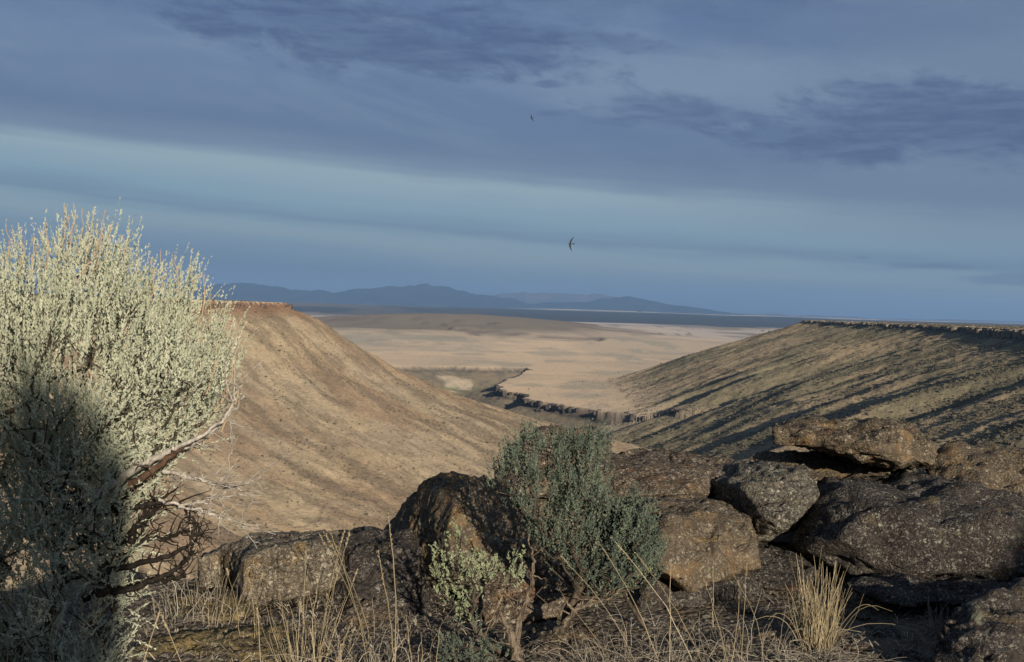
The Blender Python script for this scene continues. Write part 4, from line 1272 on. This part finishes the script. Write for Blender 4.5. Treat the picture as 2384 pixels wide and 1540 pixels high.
b_ = W(1290, 1475, 4.28)
MIDB = small_sagebrush('grey green sagebrush growing out of the rocks in the middle', [(1148, 1090), (1165, 1062), (1200, 1045), (1225, 1020), (1270, 1030), (1310, 1005), (1350, 1030), (1392, 1012), (1425, 1045), (1430, 1090), (1415, 1130), (1450, 1160), (1500, 1185), (1530, 1240), (1530, 1320), (1515, 1380), (1440, 1400),
                                  (1370, 1390), (1310, 1350), (1250, 1290), (1210, 1230), (1175, 1180), (1145, 1140)], 540, (b_.x, b_.y, gz(b_.x, b_.y) - .02), 4.22, .20, M_GREEN, 81, gs=30, gap=.33, shoots=3, nleaf=20, edge=110, leaf=(.010, .019), width=(.0036, .0058), L=(.04, .10), dirn=.16)
b_ = W(1180, 1500, 4.15)
small_sagebrush('pale leafy sagebrush low in front of the pointed boulder', [(1000, 1330), (1020, 1262), (1050, 1232), (1078, 1245), (1100, 1280), (1160, 1285), (1215, 1320), (1225, 1370), (1150, 1380), (1110, 1400), (1080, 1460), (1030, 1430), (1010, 1380)], 95, (b_.x, b_.y, gz(b_.x, b_.y)), 4.05, .12, M_PALE, 82,
                shoots=2, nleaf=13, r0=.016, leaf=(.011, .020), width=(.005, .0085), L=(.02, .055), edge=40)
b_ = W(1130, 1590, 3.9)
small_sagebrush('low dull sagebrush sprig at the bottom edge beside the split trunk', [(1020, 1500), (1060, 1450), (1110, 1440), (1150, 1470), (1170, 1530), (1140, 1560), (1040, 1560)], 40, (b_.x, b_.y, gz(b_.x, b_.y)), 3.9, .08, M_GREEN, 83, shoots=3, nleaf=16, L=(.02, .05))
b_ = W(1510, 1440, 4.5)
small_sagebrush('sagebrush sprig with pale tips against the brown flat faced boulder', [(1330, 1330), (1420, 1300), (1500, 1290), (1540, 1310), (1530, 1380), (1470, 1410), (1380, 1400)], 60, (b_.x, b_.y, gz(b_.x, b_.y)), 4.45, .08, M_PALE, 84, shoots=3, nleaf=16, L=(.03, .06))


# weathered split trunks at the foot of the middle bush
def old_wood(label, pts, d, r0, r1, seed, twigs=6):
    q = np.random.default_rng(seed)
    P = np.array([W(x, y, d) for x, y in pts])
    s = np.linspace(0, len(P) - 1, 7 * len(P)); i0 = np.clip(np.floor(s).astype(int), 0, len(P) - 2); f = (s - i0)[:, None]
    Q = P[i0] * (1 - f) + P[i0 + 1] * f + q.normal(0, .004, (len(s), 3))
    ps = []; rs = []
    for k in range(4):                                     # stringy strands twisted together
        ph = k * pi / 2 + np.linspace(0, 3, len(s))
        o = np.stack([np.cos(ph), np.sin(ph), 0 * ph], 1) * np.linspace(r0 * .6, r1 * .5, len(s))[:, None]
        ps.append(Q + o); rs.append(np.linspace(r0 * .6, r1 * .7, len(s)) * q.uniform(.7, 1.1))
    for _ in range(twigs):
        i = q.integers(3, len(Q) - 2)
        dr = norm((np.array([0, 0, .5]) + q.normal(0, .7, 3))[None])[0]; L_ = q.uniform(.05, .15)
        t = np.linspace(0, 1, 5)[:, None]
        ps.append(Q[i] + dr * L_ * t + q.normal(0, .008, (5, 3)) * t); rs.append(np.linspace(.004, .001, 5))
    V, F = tubes(ps, rs, 6)
    o = link('dead_stem', mesh_np('dead_stem', V, F, True), M_BARK2)
    tag(o, label, 'dead wood', 'old sagebrush wood around the middle bush')


M_BARK2 = mat_bark('stringy_bark', (.07, .055, .04), (.26, .21, .155))
old_wood('thick stringy sagebrush stem at the bottom edge, right of the pale sagebrush', [(1240, 1600), (1200, 1520), (1185, 1460), (1160, 1420)], 4.02, .022, .007, 1)
old_wood('thin forked dead stem rising beside the trunk of the middle sagebrush', [(1200, 1520), (1210, 1440), (1235, 1380), (1245, 1310), (1230, 1250)], 4.12, .014, .003, 2, 9)
old_wood('bent dead stem under the right half of the middle sagebrush', [(1290, 1470), (1340, 1420), (1400, 1400), (1450, 1370)], 4.2, .012, .003, 3, 8)


# --- grasses
def blade(base, tip, bend, r0, r1, m=8, rg=RNG, tipfat=0.0):
    t = np.linspace(0, 1, m)[:, None]
    base = np.asarray(base); tip = np.asarray(tip)
    P = base + (tip - base) * t + np.asarray(bend) * (t * t * 0 + np.sin(t * pi) * .5) + np.array([[0, 0, 0]])
    P[1:-1] += rg.normal(0, .0015, (m - 2, 3))
    R = np.linspace(r0, r1, m)
    if tipfat:
        R[-3:-1] += tipfat
    return P, R


def grass(name, label, blades, mat, parent_cat='grass', group=None, awn=True, seed=1):
    """blades: list of (base, tip, bend, r0, r1, seedhead)"""
    rg = np.random.default_rng(seed)
    ps = []; rs = []; tn = []
    c = np.mean([b[0] for b in blades], 0)
    root = plant_root(name, (c[0], c[1], gz(c[0], c[1])), label, 'grass', group)
    for (a, b, bend, r0, r1, sh) in blades:
        P, R = blade(a, b, bend, r0, r1, 9, rg)
        ps.append(P); rs.append(R); tn.append(np.clip(rg.normal(.5, .25), 0, 1))
    k = 3
    V, F = tubes(ps, rs, k)
    T = np.concatenate([np.full(len(p) * k, t) for p, t in zip(ps, tn)])
    part('blade', V, F, mat, root, attrs={'tint': T}, kind='stuff')
    hv = []; hf = []; ht = []; nb = 0
    for (a, b, bend, r0, r1, sh), P in zip(blades, ps):
        if not sh: continue
        m = 12
        d = norm((P[-1] - P[-3])[None]); L_ = sh
        idx = np.linspace(0, 1, m)
        pp = P[-1] - d * L_ * (1 - idx)[:, None]
        v, f, t = leafy(pp, np.repeat(d, m, 0), np.full(m, .012), 3, leaf=(.008, .015), width=(.0024, .0036), spread=.28, rg=rg)
        hv.append(v); hf.append(f + nb); ht.append(t); nb += len(v)
    if hv:
        part('seed_head', np.concatenate(hv), np.concatenate(hf), mat, root, attrs={'tint': np.concatenate(ht)}, kind='stuff')
    return root


def tuft(label, px, py, d, n, rad, h, hs, lean, mat, seed, r0=.0022, heads=0.0, curly=0.0, name='grass_tuft', spread=.35):
    rg = np.random.default_rng(seed)
    c = W(px, py, d)
    bl = []
    for i in range(n):
        a = rg.uniform(0, 2 * pi); q = math.sqrt(rg.random()) * rad
        bx, by = c.x + cos(a) * q, c.y + sin(a) * q * .7
        b0 = np.array([bx, by, gz(bx, by) - .01])
        L_ = max(.04, rg.normal(h, hs))
        dr = np.array([cos(a) * q / rad * spread + lean + rg.normal(0, .12), sin(a) * q / rad * spread * .7 + rg.normal(0, .1), 1.0])
        dr /= np.linalg.norm(dr)
        bend = np.array([rg.normal(0, .02), rg.normal(0, .02), 0]) * (1 + curly * 3)
        tip = b0 + dr * L_
        if rg.random() < curly:
            tip = b0 + dr * L_ * .55 + np.array([rg.normal(0, .12), rg.normal(0, .06), -L_ * .05]); bend = bend + np.array([0, 0, L_ * .55])
        bl.append((b0, tip, bend, r0 * rg.uniform(.6, 1.2), r0 * .35, (.06 if rg.random() < heads else 0)))
    return grass(name, label, bl, mat, seed=seed)


tuft('sunlit straw coloured grass tuft on bare soil in front of the broad dark boulder', 1900, 1490, 4.3, 210, .062, .245, .07, .01, M_STRAW, 91, r0=.0018, curly=.10, spread=.17)
tuft('tall straw grass in front of the squared lichened block', 725, 1575, 3.95, 55, .12, .19, .09, .05, M_STRAW, 92, r0=.0014, heads=.10, curly=.08, spread=.4)
tuft('bleached tangled grass clump at the bottom middle', 1500, 1600, 3.95, 330, .33, .11, .06, .0, M_BLEACH, 93, r0=.0015, curly=.55, spread=.8)
tuft('thin pale grass sprig by the bottom right boulder', 2185, 1415, 4.45, 26, .03, .13, .03, .0, M_BLEACH, 94, r0=.0018)
tuft('short dry grass under the dead limbs of the big sagebrush', 470, 1440, 4.5, 90, .20, .14, .05, .0, M_BLEACH, 95, r0=.0018, curly=.2)
tuft('wispy dry grass on the soil left of the straw tuft', 1720, 1500, 4.15, 55, .16, .13, .06, .0, M_BLEACH, 96, r0=.0017, curly=.35)
tuft('matted dead blades around the foot of the straw tuft', 1890, 1510, 4.1, 130, .14, .09, .03, .0, M_BLEACH, 97, r0=.0018, curly=.7)
tuft('dim grass blades in the bottom left corner in front of the big sagebrush', 60, 1640, 3.3, 30, .16, .3, .1, .0, M_STRAW, 98, r0=.0018)
tuft('wiry weeds between the tall straw grass and the pale sagebrush', 900, 1600, 3.9, 45, .2, .13, .06, .02, M_BLEACH, 99, r0=.0018, curly=.4)


def stalk(label, x0, y0, x1, y1, d, bx=0.0, r=.0026, head=.07, mat=None, seed=0, extra=()):
    rg = np.random.default_rng(1000 + seed)
    bl = []
    for (a0, b0, a1, b1, bb) in [(x0, y0, x1, y1, bx)] + list(extra):
        A = W(a0, b0, d); A = np.array([A.x, A.y, gz(A.x, A.y) - .01]) if b0 > 1480 else np.array(A)
        B = np.array(W(a1, b1, d + rg.uniform(-.03, .03)))
        bl.append((A, B, np.array([bb, 0, 0]), r * .82, r * .38, head))
    grass('grass_stalk', label, bl, mat or M_STRAW, group='single dry grass stalks standing up in the foreground', seed=seed)


stalk('tallest single grass stalk standing straight in front of the long black boulder', 918, 1580, 905, 1205, 3.9, .03, .0034, .12, seed=1, extra=[(920, 1580, 882, 1290, .02)])
stalk('bent grass stalk leaning left across the middle sagebrush from the bleached clump', 1540, 1560, 1388, 1252, 4.05, .05, .0026, .10, seed=2)
stalk('curved grass stalk with its head over the lower right of the middle sagebrush', 1620, 1560, 1428, 1256, 4.05, .08, .0026, .10, seed=3)
stalk('grass stalk leaning left against the brown flat faced boulder', 1640, 1550, 1482, 1290, 4.1, .05, .0024, .08, seed=4)
stalk('straight upright stalk right of the middle sagebrush', 1558, 1580, 1562, 1310, 4.0, 0, .0026, .06, seed=5)
stalk('forked stalk crossing in front of the brown flat faced boulder', 1700, 1580, 1632, 1330, 4.0, .02, .0024, .06, seed=6, extra=[(1660, 1460, 1660, 1300, 0)])
stalk('pair of thin stalks below the right corner of the brown boulder', 1725, 1560, 1738, 1318, 4.05, .0, .0022, .05, seed=7, extra=[(1700, 1560, 1722, 1370, .01)])
stalk('faint stalk arching over the soil left of the straw tuft', 1780, 1540, 1712, 1345, 4.1, .05, .0018, .04, seed=8)
stalk('low stalk pointing left at the bottom of the middle sagebrush', 1480, 1520, 1312, 1300, 4.1, .06, .0020, .03, seed=9)
stalk('short slanted stalk rising to the left of the bleached clump', 1420, 1500, 1325, 1405, 4.05, .03, .0022, .05, seed=10)
stalk('leaning stalk of the tall straw grass that crosses the squared block', 870, 1580, 748, 1250, 3.95, .05, .0026, .09, seed=11, extra=[(880, 1580, 758, 1245, .06), (860, 1580, 768, 1235, .03)])
stalk('fan of fine stalks rising right from the tall straw grass', 745, 1560, 812, 1245, 4.0, -.02, .0018, .05, seed=12, extra=[(740, 1570, 800, 1240, -.02), (735, 1560, 790, 1320, -.02), (750, 1575, 830, 1330, 0)])
stalk('thin stalk left of the tall straw grass', 700, 1570, 712, 1290, 3.95, 0, .0020, .05, seed=13, extra=[(690, 1570, 700, 1400, 0)])
stalk('fine curved stalk by the pale upright block', 560, 1540, 530, 1330, 4.2, .02, .0016, .02, seed=14, extra=[(600, 1540, 610, 1340, -.03), (590, 1540, 580, 1350, .02)])
stalk('yellow stalk leaning right at the bottom of the low sagebrush', 1095, 1570, 1165, 1395, 3.95, -.01, .0026, .03, seed=15)
stalk('stiff stalks beside the tallest single stalk', 1010, 1580, 1025, 1460, 3.85, 0, .0022, 0, seed=16, extra=[(965, 1580, 945, 1430, 0), (990, 1590, 980, 1470, 0)])
stalk('pale stalk in the bottom left corner crossing the big sagebrush', 5, 1640, 25, 1390, 3.25, .01, .0026, .05, seed=17, extra=[(300, 1600, 370, 1430, -.02), (470, 1600, 380, 1440, .03), (620, 1600, 600, 1420, .0)])


# --- litter and stones
def litter():
    rg = np.random.default_rng(55)
    n = 11000
    x = rg.uniform(-2.2, 2.7, n); y = rg.uniform(3.6, 5.6, n)
    keep = fbm2(x / .35, y / .35, 3, 601) + rg.normal(0, .08, n) > .46
    x, y = x[keep], y[keep]; z = ground_z(x, y)
    n = len(x)
    a = rg.uniform(0, 2 * pi, n); L_ = rg.uniform(.02, .09, n)
    d = np.stack([np.cos(a), np.sin(a) * .8, rg.uniform(-.05, .55, n)], 1)
    s = np.stack([-np.sin(a), np.cos(a), rg.normal(0, .3, n)], 1) * rg.uniform(.0008, .0020, n)[:, None]
    P = np.stack([x, y, z + .004], 1)
    mid = P + d * (L_ * .5)[:, None] + np.array([0, 0, .010]); tip = P + d * L_[:, None] * np.array([1, 1, .35])
    V = np.stack([P - s, P + s, mid + s, mid - s, tip], 1).reshape(-1, 3)
    b = (np.arange(n) * 5)[:, None]
    F = np.concatenate([b + np.array([[0, 1, 2]]), b + np.array([[0, 2, 3]]), b + np.array([[3, 2, 4]])])
    T = np.repeat(np.clip(rg.normal(.4, .28, n), 0, 1), 5)
    tag(link('dry_grass_litter', mesh_np('dry_grass_litter', V, F, attrs={'tint': T}), M_BLEACH), 'dead grass blades littering the bare soil', kind='stuff')
    # gravel
    D, Fi = ico(1)
    n = 2600
    x = rg.uniform(-2.2, 2.8, n); y = rg.uniform(3.6, 5.6, n); z = ground_z(x, y)
    sz = np.exp(rg.normal(-4.9, .55, n))
    Vs = D[None] * (1 + rg.normal(0, .18, (n, len(D), 1))) * sz[:, None, None] * np.array([1.2, 1, .65]) + np.stack([x, y, z], 1)[:, None, :]
    Fs = Fi[None] + (np.arange(n) * len(D))[:, None, None]
    tag(link('gravel', mesh_np('gravel', Vs.reshape(-1, 3), Fs.reshape(-1, 3)), MROCK['grey']), 'small gravel scattered over the bare soil', kind='stuff')


litter()
stones = [(2010, 1440, .05, 'mix', 'dark stone right of the straw tuft'), (2040, 1425, .045, 'grey', 'pale stone beside the dark stone, right of the straw tuft'),
          (2070, 1480, .06, 'dark', 'black cobble between the straw tuft and the bottom right boulder'), (2110, 1375, .06, 'grey', 'flat grey stone below the broad dark boulder'),
          (1990, 1500, .05, 'rust', 'rusty cobble at the foot of the straw tuft'), (1665, 1500, .065, 'rust', 'reddish stone in the bleached grass right of the stalks'),
          (1690, 1525, .05, 'grey', 'pink grey stone at the bottom edge under the stalks'), (1790, 1470, .05, 'mix', 'brown stone left of the straw tuft'),
          (2055, 1395, .04, 'grey', 'light pebble below the broad dark boulder'), (1830, 1530, .06, 'grey', 'pale stone at the bottom edge under the straw tuft'),
          (1950, 1535, .05, 'rust', 'brown stone at the bottom edge right of the straw tuft'), (2120, 1520, .05, 'dark', 'dark stone touching the bottom right boulder'),
          (1600, 1445, .05, 'mix', 'mottled stone below the brown flat faced boulder'), (1750, 1420, .045, 'dark', 'black stone under the right corner of the brown boulder'),
          (1950, 1385, .045, 'ochre', 'ochre stone behind the straw tuft'), (2130, 1425, .05, 'mix', 'mottled stone by the thin pale sprig')]
for k, (px, py, s_, mt_, lb) in enumerate(stones):
    r = W(px, py, 1.0); d = (GZ + .02) / r.z
    p = W(px, py, d); zz = gz(p.x, p.y)
    rg = np.random.default_rng(700 + k)
    P = [(p.x + cos(a) * s_ * rg.uniform(.7, 1.2), p.y + sin(a) * s_ * rg.uniform(.6, 1), zz + s_ * rg.uniform(-.3, .6)) for a in rg.uniform(0, 6.28, 14)]
    o = link('stone', rock_mesh('stone', P, 800 + k, 4, amp=(.03, .004, .002), cracks=.002), MROCK[mt_])
    tag(o, lb, 'stone', 'loose stones on the bare soil')

# --- unseen bushes added behind the viewer and sized to shade the foreground
G_OUT = 'unseen sagebrush added behind the viewer for shade'
copy_plant(SAGE, (0.10, -1.15, -1.36), 2.3, .60, 'unseen tall sagebrush standing in for the person whose shadow falls on the big sagebrush', G_OUT, 1.36)  # added in place of the viewer's own body, narrowed to shape its shadow
copy_plant(SAGE, (1.9, -1.0, -1.40), 0.9, .80, 'low unseen sagebrush added behind the viewer to the right', G_OUT)
copy_plant(SAGE, (2.9, -0.3, -1.40), 3.9, .70, 'low unseen sagebrush added behind the viewer, beside the boulders on the right', G_OUT)
copy_plant(SAGE, (4.3, -0.1, -1.40), 1.7, 1.08, 'wide sagebrush added behind the viewer, farthest right, to shade the broad dark boulder', G_OUT)  # added to put the broad dark boulder in shade
copy_plant(SAGE, (0.9, -0.4, -1.42), 5.1, .52, 'short sagebrush at the viewer\'s right heel', G_OUT)


# --- two birds in flight
def bird(label, px, py, d, span, roll, yaw, pitch, seed):
    """a gliding swallow-like bird: body, long wings and tail as one skinned surface"""
    ring = 8
    # body along +x, wings along y
    V = []; F = []
    xs = [-.50, -.30, -.12, .08, .26, .38, .46, .52]; rs = [.015, .035, .07, .095, .085, .07, .05, .008]
    for x, r in zip(xs, rs):
        for k in range(ring):
            a = 2 * pi * k / ring
            V.append((x, cos(a) * r, sin(a) * r * .85))
    for i in range(len(xs) - 1):
        for k in range(ring):
            F.append((i * ring + k, i * ring + (k + 1) % ring, (i + 1) * ring + (k + 1) % ring, (i + 1) * ring + k))
    for sgn in (1, -1):
        b = len(V)
        secs = [(.04, .22, -.10, 0.02, .03), (.30, .27, -.07, .10, .022), (.62, .16, -.16, .13, .014), (1.0, -.06, -.28, .08, .008), (1.35, -.36, -.44, -.02, .003)]
        for (yy, xf, xb, zz, th) in secs:
            for (x, z) in ((xf, 0), ((xf + xb) / 2, th), (xb, 0), ((xf + xb) / 2, -th)):
                V.append((x, sgn * yy, zz + z))
        for i in range(len(secs) - 1):
            for k in range(4):
                F.append((b + i * 4 + k, b + i * 4 + (k + 1) % 4, b + (i + 1) * 4 + (k + 1) % 4, b + (i + 1) * 4 + k))
    b = len(V)                                             # forked tail
    for (x, y, z) in [(-.35, -.05, 0), (-.35, .05, 0), (-.85, .17, 0), (-.66, 0, 0), (-.85, -.17, 0)]:
        V.append((x, y, .008)); V.append((x, y, -.008))
    F += [(b, b + 2, b + 4, b + 6), (b, b + 6, b + 8, b + 0)][:1] + [(b + 1, b + 7, b + 5, b + 3), (b, b + 6, b + 8, b + 8)][:1]
    me = bpy.data.meshes.new('bird')
    faces = [f for f in F if len(set(f)) == 4] + [(b, b + 8, b + 6), (b + 1, b + 7, b + 9)]
    me.from_pydata([tuple(c * span / 2.7 for c in v) for v in V], [], faces); me.update()
    me.polygons.foreach_set('use_smooth', [True] * len(me.polygons))
    mt = bpy.data.materials.get('bird_plumage')
    if mt is None:
        mt = bpy.data.materials.new('bird_plumage'); mt.use_nodes = True
        g = NT(mt.node_tree)
        p = g.new('ShaderNodeBsdfPrincipled'); o_ = g.new('ShaderNodeOutputMaterial')
        oc = g.new('ShaderNodeTexCoord').outputs['Object']
        g.put(p.inputs['Base Color'], g.mix(g.noise(oc, 20, 2), (.018, .018, .02, 1), (.05, .045, .04, 1))); p.inputs['Roughness'].default_value = .9
        g.l.new(p.outputs[0], o_.inputs[0])
    o = link('bird', me, mt, None, W(px, py, d))
    o.rotation_euler = (roll, pitch, yaw)
    tag(o, label, 'bird', 'birds gliding over the canyon')
    return o


bird('larger dark bird banking low over the basin with its wings upright', 1329, 567, 26.0, .34, radians(72), radians(200), radians(0), 1)
bird('smaller bird gliding higher up and to the left of the other', 1238, 274, 45.0, .32, radians(60), radians(165), radians(20), 2)
